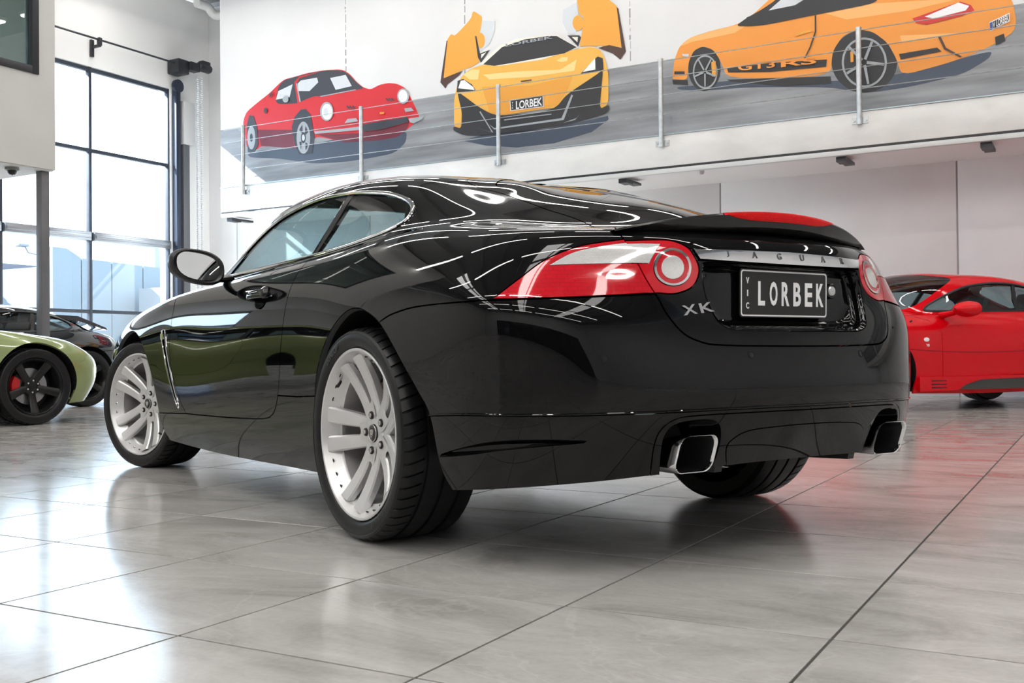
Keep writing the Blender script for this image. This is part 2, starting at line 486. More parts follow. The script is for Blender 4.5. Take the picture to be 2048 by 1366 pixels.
# --- mezzanine along the back wall
M_fas = noisy(mat('fascia_paint', (.74, .74, .73), .5), 1.6, .12, 0, 8, stretch=(1, 1, 2.2))
M_gal = noisy(mat('galvanised_steel', (.52, .55, .57), .38, .7), 14, .2)
MX0, MX1 = -13.17, XE
mz = tag(empty('mezzanine', (0, 13.0, 0)), kind='structure')
MB().box((MX0, 0, 3.075), (MX1, .06, 3.49), bev=.006).build('fascia_board', M_fas, mz)
MB().box((MX0, -.012, 3.49), (MX1, .2, 3.505)).build('capping', mat('blue_grey_flashing', (.36, .42, .46), .35, .5), mz)
MB().box((MX0, .012, 3.045), (MX1, .06, 3.075)).build('shadow_gap', M_blk, mz)
MB().box((MX0, .0, 2.985), (MX1, .07, 3.045), bev=.004).build('edge_channel', mat('pale_channel', (.62, .64, .64), .4), mz)
MB().box((MX0, .06, 3.02), (MX1, YN - 13.0, 3.42)).build('slab', M_wallw, mz)
for x in (-13.05, -10.4, -8.0, -5.7, -2.78, -1.15, 1.6, 4.2):
    MB().box((x - .06, .08, 2.925), (x + .06, .30, 2.985)).box((x - .06, .30, 2.95), (x + .06, .60, 2.985)).build('outrigger', M_blk, mz)
sc_ = empty('ceiling_sensor', (-4.62, 13.2, 3.0)); tag(sc_, 'small white sensor under the mezzanine edge', 'sensor')
b_ = MB(); b_.lathe([(0, -.05), (.03, -.045), (.045, -.02), (.045, .02)], 14); b_.xf(Matrix.Rotation(pi / 2, 4, 'X')); b_.build('sensor_dome', M_steel_w, sc_)

rl = empty('cable_railing', (0, 12.955, 0))
tag(rl, 'galvanised post and wire cable railing fixed to the mezzanine fascia', 'railing')
for x in (-12.6, -10.09, -7.59, -5.08, -2.53, -.02, 2.5, 5.0, 7.5):
    p = MB().tube([(x, 0, 3.33), (x, 0, 4.475)], .032, 14).tube([(x, 0, 4.475), (x, 0, 4.505)], .037, 14).build('post', M_gal, rl)
    MB().box((x - .095, .033, 3.345), (x + .095, .045, 3.42)).build('base_plate', M_gal, p)
    for dx in (-.07, .07):
        b_ = MB(); b_.lathe([(0, -.014), (.016, -.014), (.016, 0)], 8, smooth=False); b_.xf(Matrix.Translation((x + dx, .033, 3.382))); b_.build('bolt', M_gal, p)
for z in (4.47, 4.25, 4.02, 3.76):
    MB().tube([(MX0 + .1, 0, z), (MX1 - .1, 0, z)], .0055, 6).build('cable', M_gal, rl)

# --- office box over the left side, with its column
OX, OY, OZ = -10.42, 7.72, 2.75
M_off = noisy(mat('office_cladding', (.60, .60, .585), .5), 2, .04)
of = tag(empty('wall_office', (0, 0, 0)), kind='structure')
mb = MB()
mb.box((OX - .12, 3.0, OZ), (OX, OY, 3.80)).box((OX - .12, 7.50, 3.80), (OX, OY, ZC)).box((OX - .12, 3.0, 5.9), (OX, 7.50, ZC)).box((OX - .12, 3.0, 3.8), (OX, 4.2, 5.9))
mb.box((XW, OY - .12, OZ), (OX - .12, OY, ZC))
mb.build('cladding', M_off, of)
MB().box((XW, 3.0, OZ - .012), (OX - .015, OY - .015, OZ + .08)).build('soffit', mat('soffit_board', (.70, .67, .65), .6), of)
MB().box((XW, 3.0, 3.6), (OX - .6, 3.1, ZC)).box((XW, 3.0, OZ + .1), (OX - .12, OY - .12, OZ + .2)).build('inner_wall', M_wallw, of)
wn = tag(empty('window_2', (OX, 0, 0)), kind='structure')
MB().box((-.10, 7.42, 3.80), (.02, 7.505, 5.9), bev=.004).box((-.10, 4.2, 3.80), (.02, 7.42, 3.885), bev=.004).box((-.10, 4.2, 5.82), (.02, 7.42, 5.9)).box((-.10, 4.2, 3.885), (.02, 4.28, 5.82)).build('frame', M_blk, wn)
MB().box((-.06, 4.28, 3.885), (-.05, 7.42, 5.82)).build('pane', glass('office_glass', (.55, .60, .57)), wn)
cp = empty('steel_column', (-10.545, 7.645, 0)); tag(cp, 'square grey steel column carrying the office corner', 'column')
MB().box((-.052, -.052, 0), (.052, .052, OZ - .012), bev=.008).build('shaft', noisy(mat('grey_column', (.15, .15, .16), .45), 4, .12), cp)
MB().box((-.09, -.09, 0), (.09, .09, .012)).build('base_plate', M_gal, cp)
dc = empty('dome_camera', (-10.60, 7.30, OZ - .012)); tag(dc, 'small grey dome security camera under the office soffit', 'camera')
b_ = MB(); b_.lathe([(.075, 0), (.075, -.03), (.06, -.035)], 18, cap0=True); b_.xf(Matrix.Rotation(pi / 2, 4, 'X')); b_.build('camera_base', mat('grey_plastic', (.22, .22, .22), .4), dc)
b_ = MB(); b_.lathe([(.052, -.034), (.048, -.06), (.03, -.082), (.0, -.09)], 18); b_.xf(Matrix.Rotation(pi / 2, 4, 'X')); b_.build('dome', mat('smoked_dome', (.02, .02, .022), .08), dc)

# --- outside
M_asph = noisy(mat('pale_asphalt', (.16, .165, .17), .9), .6, .1)
tag(MB().box((-140, -80, -.4), (XW - .3, 140, -.1)).build('ground', M_asph), kind='structure')
M_b1 = noisy(mat('tilt_panel_blue', (.125, .155, .175), .7), .5, .04)
M_b2 = noisy(mat('tilt_panel_grey', (.075, .078, .105), .7), .5, .05)
M_b3 = mat('pale_render', (.20, .205, .21), .7)
def out_building(name, label, x0, x1, y0, y1, prof, m, joints):
    """prof: (y, z) roof line of the face turned to the showroom"""
    o = empty(name, (x0, 0, 0)); tag(o, label, 'building')
    for k in range(len(joints) - 1):
        a, b = joints[k] + .03, joints[k + 1] - .03
        zz = [np.interp(t, [p[0] for p in prof], [p[1] for p in prof]) for t in (a, b)]
        mid = [(p[0], p[1]) for p in prof if a < p[0] < b]
        poly = [(a, 0), (b, 0), (b, zz[1])] + mid[::-1] + [(a, zz[0])]
        MB().prism(poly, -.25, 0, axis=0).build('wall_panel', m, o)
    MB().box((x1 - x0, y0, 0), (-.26, y1, min(p[1] for p in prof) - .1)).build('wall', m, o)
    return o
B1 = out_building('warehouse', 'pale blue warehouse of tilt-up panels with a stepped parapet outside the glazing', -40, -45.5, 29.45, 46, [(29.45, 5.5), (30.2, 5.48), (30.95, 5.1), (34.5, 4.98), (46, 4.75)], M_b1, [29.45, 30.95, 32.6, 34.4, 37.5, 41, 46])
MB().box((-4.8, 36, 4.0), (-1, 40, 6.2)).build('plant_room', M_b3, B1)
B2 = out_building('grey_shed', 'long lilac-grey shed with a pale band of windows outside the glazing', -46, -58, 8, 33.4, [(8, 5.25), (33.4, 5.2)], M_b2, [8, 13, 18, 23, 28, 33.4])
for k in range(6):
    MB().box((.0, 11 + k * 3.6, 1.0), (.06, 13.9 + k * 3.6, 4.35)).build('window', M_b3, B2)
B3 = out_building('annexe', 'narrow pale annexe with a roller door beside the warehouse', -36, -39, 33.3, 36.2, [(33.3, 3.9), (36.2, 3.9)], M_b3, [33.3, 34.7, 36.2])
lp = empty('street_lamp', (-34, 24.55, -.1)); tag(lp, 'slim grey lamp post with a raised floodlight outside the glazing', 'lamp')
M_lp = mat('lamp_post_grey', (.10, .12, .14), .5)
MB().tube([(0, 0, 0), (0, 0, 4.55)], [.06, .04], 8).build('pole', M_lp, lp)
MB().tube([(0, 0, 4.5), (0, -.50, 4.55), (0, -.62, 4.75)], .03, 6).build('arm', M_lp, lp)
MB().box((-.14, -.95, 4.75), (.14, -.55, 4.85), bev=.02).build('floodlight', M_lp, lp)
# ------------------------------------------------------------ car bodies: one smooth surface per car, cut into panels
class Surf:
    """bicubic B-spline surface through a grid: columns run nose centre -> left side -> tail centre,
    rows run sill -> roof spine; the right half is its mirror image"""
    def __init__(s, rows, fit=.8, it=4):
        T = np.array(rows, float); s.T = T; s.nv, s.nu = T.shape[:2]
        C = T.copy()
        for _ in range(it):
            s.ext(C); C = C + fit * (T - s.limit())
            C[:, 0, 1] = 0; C[:, -1, 1] = 0; C[-1, :, 1] = 0
        s.ext(C)
        s._tab = None; s.sgn = 1.
        s.sgn = 1. if s.normal(7., 3.)[1] > 0 else -1.
    def ext(s, C):
        m = np.array([1, -1, 1.])
        E = np.zeros((s.nv + 2, s.nu + 2, 3)); E[1:-1, 1:-1] = C
        E[1:-1, 0] = C[:, 1] * m; E[1:-1, -1] = C[:, -2] * m
        E[0] = 2 * E[1] - E[2]; E[-1] = E[-3] * m
        s.E = E
    def limit(s):
        E = s.E; a = (E[:-2] + 4 * E[1:-1] + E[2:]) / 6
        return (a[:, :-2] + 4 * a[:, 1:-1] + a[:, 2:]) / 6
    @staticmethod
    def B(t):
        return np.stack([(1 - t) ** 3, 3 * t ** 3 - 6 * t ** 2 + 4, -3 * t ** 3 + 3 * t ** 2 + 3 * t + 1, t ** 3], -1) / 6
    @staticmethod
    def D(t):
        return np.stack([-3 * (1 - t) ** 2, 9 * t ** 2 - 12 * t, -9 * t ** 2 + 6 * t + 3, 3 * t ** 2], -1) / 6
    def _e(s, u, v, fu, fv):
        u = np.clip(np.asarray(u, float), 0, s.nu - 1); v = np.clip(np.asarray(v, float), 0, s.nv - 1)
        iu = np.minimum(u.astype(int), s.nu - 2); iv = np.minimum(v.astype(int), s.nv - 2)
        bu = fu(u - iu); bv = fv(v - iv); r = 0
        for a in range(4):
            for b in range(4):
                r = r + (bv[..., a] * bu[..., b])[..., None] * s.E[iv + a, iu + b]
        return r
    def __call__(s, u, v): return s._e(u, v, s.B, s.B)
    def normal(s, u, v):
        n = np.cross(s._e(u, v, s.B, s.D), s._e(u, v, s.D, s.B))
        l = np.linalg.norm(n, axis=-1, keepdims=True)
        n = n / np.maximum(l, 1e-9) * s.sgn
        n[l[..., 0] < 1e-5] = (0, 0, 1)
        return n
    def find(s, target, axes, near=None):
        """(u, v) where the chosen coordinates equal `target`; near = (u, v) start"""
        if s._tab is None:
            U, V = np.meshgrid(np.linspace(0, s.nu - 1, 281), np.linspace(0, s.nv - 1, 201))
            s._tab = (U.ravel(), V.ravel(), s(U, V).reshape(-1, 3))
        U, V, Q = s._tab; ax = list(axes); t = np.array(target, float)
        d = ((Q[:, ax] - t) ** 2).sum(1)
        if near is not None: d = d + ((U - near[0]) ** 2 + (V - near[1]) ** 2) * 1e-3
        k = d.argmin(); u, v = U[k], V[k]
        for _ in range(6):
            e = 1e-4; q = s(u, v)[ax]
            J = np.stack([(s(u + e, v)[ax] - q) / e, (s(u, v + e)[ax] - q) / e], 1)
            try: st = np.linalg.solve(J, t - q)
            except Exception: break
            n = np.hypot(*st); st = st * min(1, .2 / max(n, 1e-9))
            u = min(max(u + st[0], 0), s.nu - 1); v = min(max(v + st[1], 0), s.nv - 1)
        return float(u), float(v)
    def frame(s, u, v, mirror=False):
        """origin, direction along u, direction along v, outward normal"""
        o = s(u, v); n = s.normal(u, v)
        du = s._e(u, v, s.D, s.B); dv = s._e(u, v, s.B, s.D)
        a = [Vector(o), Vector(du).normalized(), Vector(dv).normalized(), Vector(n)]
        if mirror: a = [Vector((q.x, -q.y, q.z)) for q in a]
        return a

def shell(S, strokes, seeds, step=.09, clear=.010, lim=None):
    """Cut the half body along strokes drawn in (u, v) and name the pieces by seed points.
    -> {name: (uv array, triangle array)}"""
    umax, vmax = S.nu - 1, S.nv - 1
    pts = []; edges = []
    def path(P, closed=False):
        k = len(pts); pts.extend([(float(np.clip(p[0], 0, umax)), float(np.clip(p[1], 0, vmax))) for p in P]); n = len(P)
        edges.extend([(k + i, k + i + 1) for i in range(n - 1)])
        if closed: edges.append((k + n - 1, k))
    for P, closed in strokes: path(P, closed)
    ns = len(pts)
    kd = kdtree.KDTree(ns)
    Q = S(np.array([p[0] for p in pts]), np.array([p[1] for p in pts]))
    for i in range(ns): kd.insert(Vector(Q[i]), i)
    kd.balance()
    gu = np.linspace(0, umax, int(umax / step) + 1); gv = np.linspace(0, vmax, int(vmax / step) + 1)
    U, V = np.meshgrid(gu, gv); G = S(U, V)
    for a in range(len(gv)):
        for b in range(len(gu)):
            if kd.find(Vector(G[a, b]))[2] > clear:
                pts.append((float(gu[b]), float(gv[a])))
    # frame of the domain, so that the hull is exactly the rectangle
    k = len(pts); pts += [(0, 0), (umax, 0), (umax, vmax), (0, vmax)]
    edges += [(k, k + 1), (k + 1, k + 2), (k + 2, k + 3), (k + 3, k)]
    vo, eo, fo, _, oe, _ = delaunay_2d_cdt([Vector(p) for p in pts], edges, [], 0, 1e-6)
    uv = np.array([p[:] for p in vo]); tri = [tuple(f) for f in fo]
    cons = {frozenset(e) for e, o in zip(eo, oe) if o}
    e2f = {}
    for i, f in enumerate(tri):
        for j in range(len(f)): e2f.setdefault(frozenset((f[j], f[(j + 1) % len(f)])), []).append(i)
    lab = [None] * len(tri)
    cen = np.array([uv[list(f)].mean(0) for f in tri])
    def inside(f, p):
        q = uv[list(f)]; sg = []
        for j in range(len(f)):
            a, b = q[j], q[(j + 1) % len(f)]
            sg.append((b[0] - a[0]) * (p[1] - a[1]) - (b[1] - a[1]) * (p[0] - a[0]))
        return min(sg) >= -1e-12 or max(sg) <= 1e-12
    for name, p in seeds:
        order = np.argsort(((cen - np.array(p)) ** 2).sum(1))[:60]
        st = next((int(i) for i in order if inside(tri[i], p)), int(order[0]))
        if lab[st] is not None:
            if lab[st] != name: print('SEED', name, 'already', lab[st])
            continue
        stack = [st]; lab[st] = name
        while stack:
            i = stack.pop(); f = tri[i]
            for j in range(len(f)):
                e = frozenset((f[j], f[(j + 1) % len(f)]))
                if e in cons: continue
                for o in e2f[e]:
                    if lab[o] is None: lab[o] = name; stack.append(o)
    out = {}
    for i, l in enumerate(lab): out.setdefault(l, []).append(tri[i])
    return {k: (uv, v) for k, v in out.items()}

def panel(S, piece, name, m, parent, centre=False, gap=.0026, depth=.018, lift=0., mirror=None, both=True):
    """one cut piece as a thin formed panel with turned-in edges; centre pieces span both halves"""
    uv, tri = piece
    used = sorted({i for f in tri for i in f}); ix = {g: k for k, g in enumerate(used)}
    u = uv[used, 0]; v = uv[used, 1]
    P = S(u, v); Nn = S.normal(u, v)
    T = [tuple(ix[i] for i in f) for f in tri]
    sym = (u < 1e-5) | (u > S.nu - 1 - 1e-5) | (v > S.nv - 1 - 1e-5)
    P[sym, 1] = 0
    Nn[sym, 1] = 0
    Nn /= np.maximum(np.linalg.norm(Nn, axis=1, keepdims=True), 1e-9)
    # orient triangles along the normals
    T2 = []
    for f in T:
        n = np.cross(P[f[1]] - P[f[0]], P[f[2]] - P[f[0]])
        T2.append(f if n @ Nn[list(f)].mean(0) >= 0 else f[::-1])
    T = T2
    cnt = {}
    for f in T:
        for j in range(len(f)):
            a, b = f[j], f[(j + 1) % len(f)]
            cnt.setdefault((min(a, b), max(a, b)), []).append((a, b))
    bnd = [d[0] for e, d in cnt.items() if len(d) == 1 and not (centre and sym[e[0]] and sym[e[1]])]
    inw = np.zeros_like(P)
    for a, b in bnd:
        t = P[b] - P[a]; l = np.linalg.norm(t)
        if l < 1e-9: continue
        for i in (a, b):
            q = np.cross(Nn[i], t / l); inw[i] += q / max(np.linalg.norm(q), 1e-9) * l
    ln = np.linalg.norm(inw, axis=1); on = ln > 1e-9
    inw[on] /= ln[on, None]
    if centre: inw[sym, 1] = 0
    P = P + inw * gap + Nn * lift
    vs = list(P); ns = list(Nn); fs = [tuple(f) for f in T]
    top = {}; bot = {}
    for i in sorted({i for e in bnd for i in e}):
        top[i] = len(vs); vs.append(P[i]); ns.append(-inw[i])
        bot[i] = len(vs); vs.append(P[i] - Nn[i] * (depth + lift) + inw[i] * .002); ns.append(-inw[i])
    for a, b in bnd: fs.append((top[b], top[a], bot[a], bot[b]))
    vs = np.array(vs); ns = np.array(ns)
    def make(vs, ns, fs):
        me = bpy.data.meshes.new(name)
        me.from_pydata(vs.tolist(), [], fs)
        me.materials.append(m)
        me.polygons.foreach_set('use_smooth', [True] * len(fs))
        me.normals_split_custom_set_from_vertices([tuple(q) for q in ns])
        me.update()
        return link(name, me, parent)
    fl = np.array([1, -1, 1.])
    if centre:
        n = len(vs); keep = {}
        vs2 = list(vs); ns2 = list(ns); mp = {}
        for i in range(n):
            if abs(vs[i][1]) < 1e-6: mp[i] = i
            else: mp[i] = len(vs2); vs2.append(vs[i] * fl); ns2.append(ns[i] * fl)
        fs2 = fs + [tuple(mp[i] for i in f[::-1]) for f in fs]
        return make(np.array(vs2), np.array(ns2), fs2)
    a = make(vs, ns, fs)
    if both:
        b = make(vs * fl, ns * fl, [f[::-1] for f in fs])
        return a, b
    return a

def on_surface(S, pts, lift=0., mirror=False):
    """uv list -> 3-D points lifted along the normal, with the normals"""
    a = np.array(pts, float); P = S(a[:, 0], a[:, 1]); n = S.normal(a[:, 0], a[:, 1])
    P = P + n * lift
    if mirror: P = P * np.array([1, -1, 1.]); n = n * np.array([1, -1, 1.])
    return P, n

def circle_uv(S, c, r, axes, n=28, near=None):
    return [S.find((c[0] + r * cos(2 * pi * k / n), c[1] + r * sin(2 * pi * k / n)), axes, near) for k in range(n)]
XK_ROWS = [
    [(3.6, 0, 0.2), (3.52, 0.45, 0.2), (3.36, 0.72, 0.2), (3.2, 0.8, 0.19), (2.752, 0.84, 0.18), (2.2, 0.85, 0.17), (1.6, 0.845, 0.16), (1, 0.845, 0.165), (0.45, 0.86, 0.175), (0, 0.88, 0.18), (-0.45, 0.875, 0.205), (-0.75, 0.8, 0.235), (-0.93, 0.58, 0.26), (-0.99, 0.32, 0.28), (-1, 0, 0.285)],
    [(3.7, 0, 0.36), (3.63, 0.45, 0.36), (3.44, 0.76, 0.37), (3.25, 0.87, 0.36), (2.752, 0.895, 0.33), (2.2, 0.885, 0.3), (1.6, 0.88, 0.285), (1, 0.88, 0.28), (0.45, 0.888, 0.29), (0, 0.908, 0.35), (-0.45, 0.897, 0.415), (-0.77, 0.815, 0.425), (-0.97, 0.58, 0.43), (-1.05, 0.32, 0.435), (-1.08, 0, 0.435)],
    [(3.72, 0, 0.5), (3.65, 0.46, 0.5), (3.47, 0.78, 0.52), (3.27, 0.905, 0.52), (2.752, 0.938, 0.52), (2.2, 0.905, 0.5), (1.6, 0.9, 0.49), (1, 0.9, 0.49), (0.45, 0.907, 0.51), (0, 0.928, 0.54), (-0.45, 0.903, 0.55), (-0.77, 0.822, 0.55), (-0.972, 0.59, 0.545), (-1.055, 0.32, 0.545), (-1.085, 0, 0.545)],
    [(3.7, 0, 0.6), (3.62, 0.45, 0.61), (3.43, 0.77, 0.65), (3.2, 0.9, 0.67), (2.752, 0.938, 0.68), (2.2, 0.905, 0.67), (1.6, 0.9, 0.66), (1, 0.905, 0.67), (0.45, 0.91, 0.69), (0, 0.928, 0.7), (-0.45, 0.903, 0.7), (-0.765, 0.835, 0.69), (-0.94, 0.605, 0.68), (-1.015, 0.33, 0.675), (-1.04, 0, 0.675)],
    [(3.55, 0, 0.7), (3.48, 0.43, 0.71), (3.3, 0.72, 0.76), (3.12, 0.83, 0.8), (2.752, 0.88, 0.82), (2.2, 0.878, 0.83), (1.6, 0.87, 0.84), (1, 0.875, 0.85), (0.45, 0.88, 0.85), (0, 0.885, 0.84), (-0.42, 0.868, 0.82), (-0.72, 0.8, 0.8), (-0.9, 0.59, 0.79), (-0.98, 0.33, 0.79), (-1, 0, 0.79)],
    [(3.2, 0, 0.82), (3.15, 0.36, 0.83), (3.05, 0.58, 0.86), (2.95, 0.7, 0.87), (2.7, 0.765, 0.895), (2.2, 0.8, 0.92), (1.6, 0.8, 0.934), (1, 0.8, 0.946), (0.45, 0.8, 0.957), (0, 0.795, 0.965), (-0.4, 0.755, 0.95), (-0.65, 0.69, 0.942), (-0.835, 0.53, 0.935), (-0.925, 0.3, 0.937), (-0.95, 0, 0.94)],
    [(2.38, 0, 0.985), (2.34, 0.3, 0.98), (2.25, 0.52, 0.97), (2.13, 0.64, 0.962), (1.98, 0.71, 0.958), (1.75, 0.745, 0.958), (1.4, 0.757, 0.968), (0.95, 0.755, 0.99), (0.45, 0.745, 1.005), (0.02, 0.715, 1.02), (-0.28, 0.65, 1.01), (-0.49, 0.565, 0.98), (-0.63, 0.43, 0.965), (-0.7, 0.25, 0.965), (-0.72, 0, 0.968)],
    [(1.98, 0, 1.203), (1.94, 0.27, 1.198), (1.86, 0.47, 1.183), (1.75, 0.59, 1.168), (1.58, 0.655, 1.158), (1.35, 0.685, 1.153), (1.08, 0.695, 1.153), (0.75, 0.69, 1.153), (0.4, 0.675, 1.125), (0.05, 0.635, 1.105), (-0.18, 0.57, 1.075), (-0.33, 0.48, 1.05), (-0.44, 0.35, 1.055), (-0.5, 0.19, 1.06), (-0.52, 0, 1.065)],
    [(1.57, 0, 1.325), (1.55, 0.22, 1.32), (1.48, 0.4, 1.305), (1.38, 0.5, 1.292), (1.25, 0.56, 1.282), (1.08, 0.578, 1.282), (0.9, 0.585, 1.282), (0.68, 0.58, 1.275), (0.44, 0.56, 1.255), (0.22, 0.52, 1.225), (0.03, 0.455, 1.17), (-0.1, 0.37, 1.152), (-0.18, 0.265, 1.15), (-0.22, 0.14, 1.152), (-0.235, 0, 1.155)],
    [(1.34, 0, 1.34), (1.325, 0.13, 1.34), (1.28, 0.24, 1.334), (1.21, 0.3, 1.328), (1.12, 0.335, 1.324), (1.02, 0.342, 1.323), (0.9, 0.345, 1.321), (0.72, 0.34, 1.313), (0.52, 0.33, 1.296), (0.34, 0.3, 1.274), (0.2, 0.26, 1.254), (0.1, 0.21, 1.238), (0.04, 0.15, 1.215), (0.01, 0.08, 1.212), (0, 0, 1.21)],
    [(1.17, 0, 1.338), (1.104, 0, 1.338), (1.039, 0, 1.337), (0.973, 0, 1.335), (0.907, 0, 1.333), (0.841, 0, 1.33), (0.776, 0, 1.326), (0.71, 0, 1.322), (0.644, 0, 1.316), (0.579, 0, 1.311), (0.513, 0, 1.304), (0.447, 0, 1.287), (0.381, 0, 1.28), (0.316, 0, 1.271), (0.25, 0, 1.262)],
]
# ------------------------------------------------------------ wheels
M_tyre = noisy(mat('tyre_rubber', (.008, .008, .009), .38, spec=.32), 30, .3, .0, 3, .08)
M_alloy = mat('silver_alloy', (.68, .68, .68), .34, .6)
M_alloy_d = mat('barrel_grey', (.16, .16, .165), .45, .6)
M_dark = mat('wheel_well_black', (.006, .006, .007), .7)
M_disc = noisy(mat('brake_disc_rust', (.17, .085, .06), .35, .7), 12, .25)
M_chrome = mat('chrome', (.86, .86, .87), .05, 1.)
M_cal = mat('caliper_grey', (.12, .12, .125), .4, .4)
M_nut = mat('wheel_nut_steel', (.62, .61, .60), .25, .9)
M_capb = mat('cap_black', (.015, .015, .016), .2)

def tyre_mesh(R, Rr, W, pitches=54):
    """tread with three ring grooves and shoulder slots; outboard face at y=0"""
    key = ('tyre', R, Rr, W)
    if key in MATS: return MATS[key]
    b = .008                        # sidewall bulge beyond the rim face
    # (radius, y, slot) : slot marks shoulder rows that drop inside the sipes
    prof = [(Rr - .004, -.014, 0), (Rr + .004, -.004, 0), (Rr + .014, .004, 0), (Rr + .03, b, 0), (R - .026, b - .001, 0), (R - .021, b - .002, 0), (R - .019, b - .0005, 0), (R - .012, b - .005, 0), (R - .004, -.012, 1), (R - .0005, -.030, 1), (R, -.055, 1)]
    gs = [(.26, .012), (.5, .012), (.74, .012)]
    for t, gw in gs:
        y = -W * t
        prof += [(R, y + gw / 2 + .001, 1 if t == .26 else 0), (R - .007, y + gw / 2 - .001, 0), (R - .007, y - gw / 2 + .001, 0), (R, y - gw / 2 - .001, 0)]
    prof += [(R, -W + .05, 0), (R - .004, -W + .012, 0), (R - .02, -W, 0), (Rr, -W + .01, 0)]
    mb = MB(); angs = []
    for k in range(pitches):
        a = 2 * pi * k / pitches; d = 2 * pi / pitches
        angs += [(a, 0), (a + d * .80, 0), (a + d * .83, 1), (a + d * .97, 1)]
    n = len(angs); vs = []
    for i, (r, y, s) in enumerate(prof):
        for a, g in angs:
            rr = r - (.006 if (s and g) else 0)
            # mid block slots slant
            vs.append((rr * cos(a + (y * .9 if s else 0)), y, rr * sin(a + (y * .9 if s else 0))))
    fs = [(i * n + k, i * n + (k + 1) % n, (i + 1) * n + (k + 1) % n, (i + 1) * n + k) for i in range(len(prof) - 1) for k in range(n)]
    mb.add(vs, fs, 0, True)
    me = mb.mesh('tyre', M_tyre, True, 28)
    MATS[key] = me
    return me

def ring_text(mb, text, r, h, y, centre_deg, mi=0):
    """letters standing on a circle of a sidewall (seen from +Y)"""
    step = h * 1.0 / r
    for k, c in enumerate(text):
        a = radians(centre_deg) + (k - (len(text) - 1) / 2) * step     # seen from outboard, angles grow clockwise
        up = Vector((cos(a), 0, sin(a))); right = Vector((0, 1, 0)).cross(up) * -1
        if right.cross(up).y < 0: right = -right
        put_text(mb, c, up * r + Vector((0, y, 0)), right, up, h, None, .0006, mi, .02)

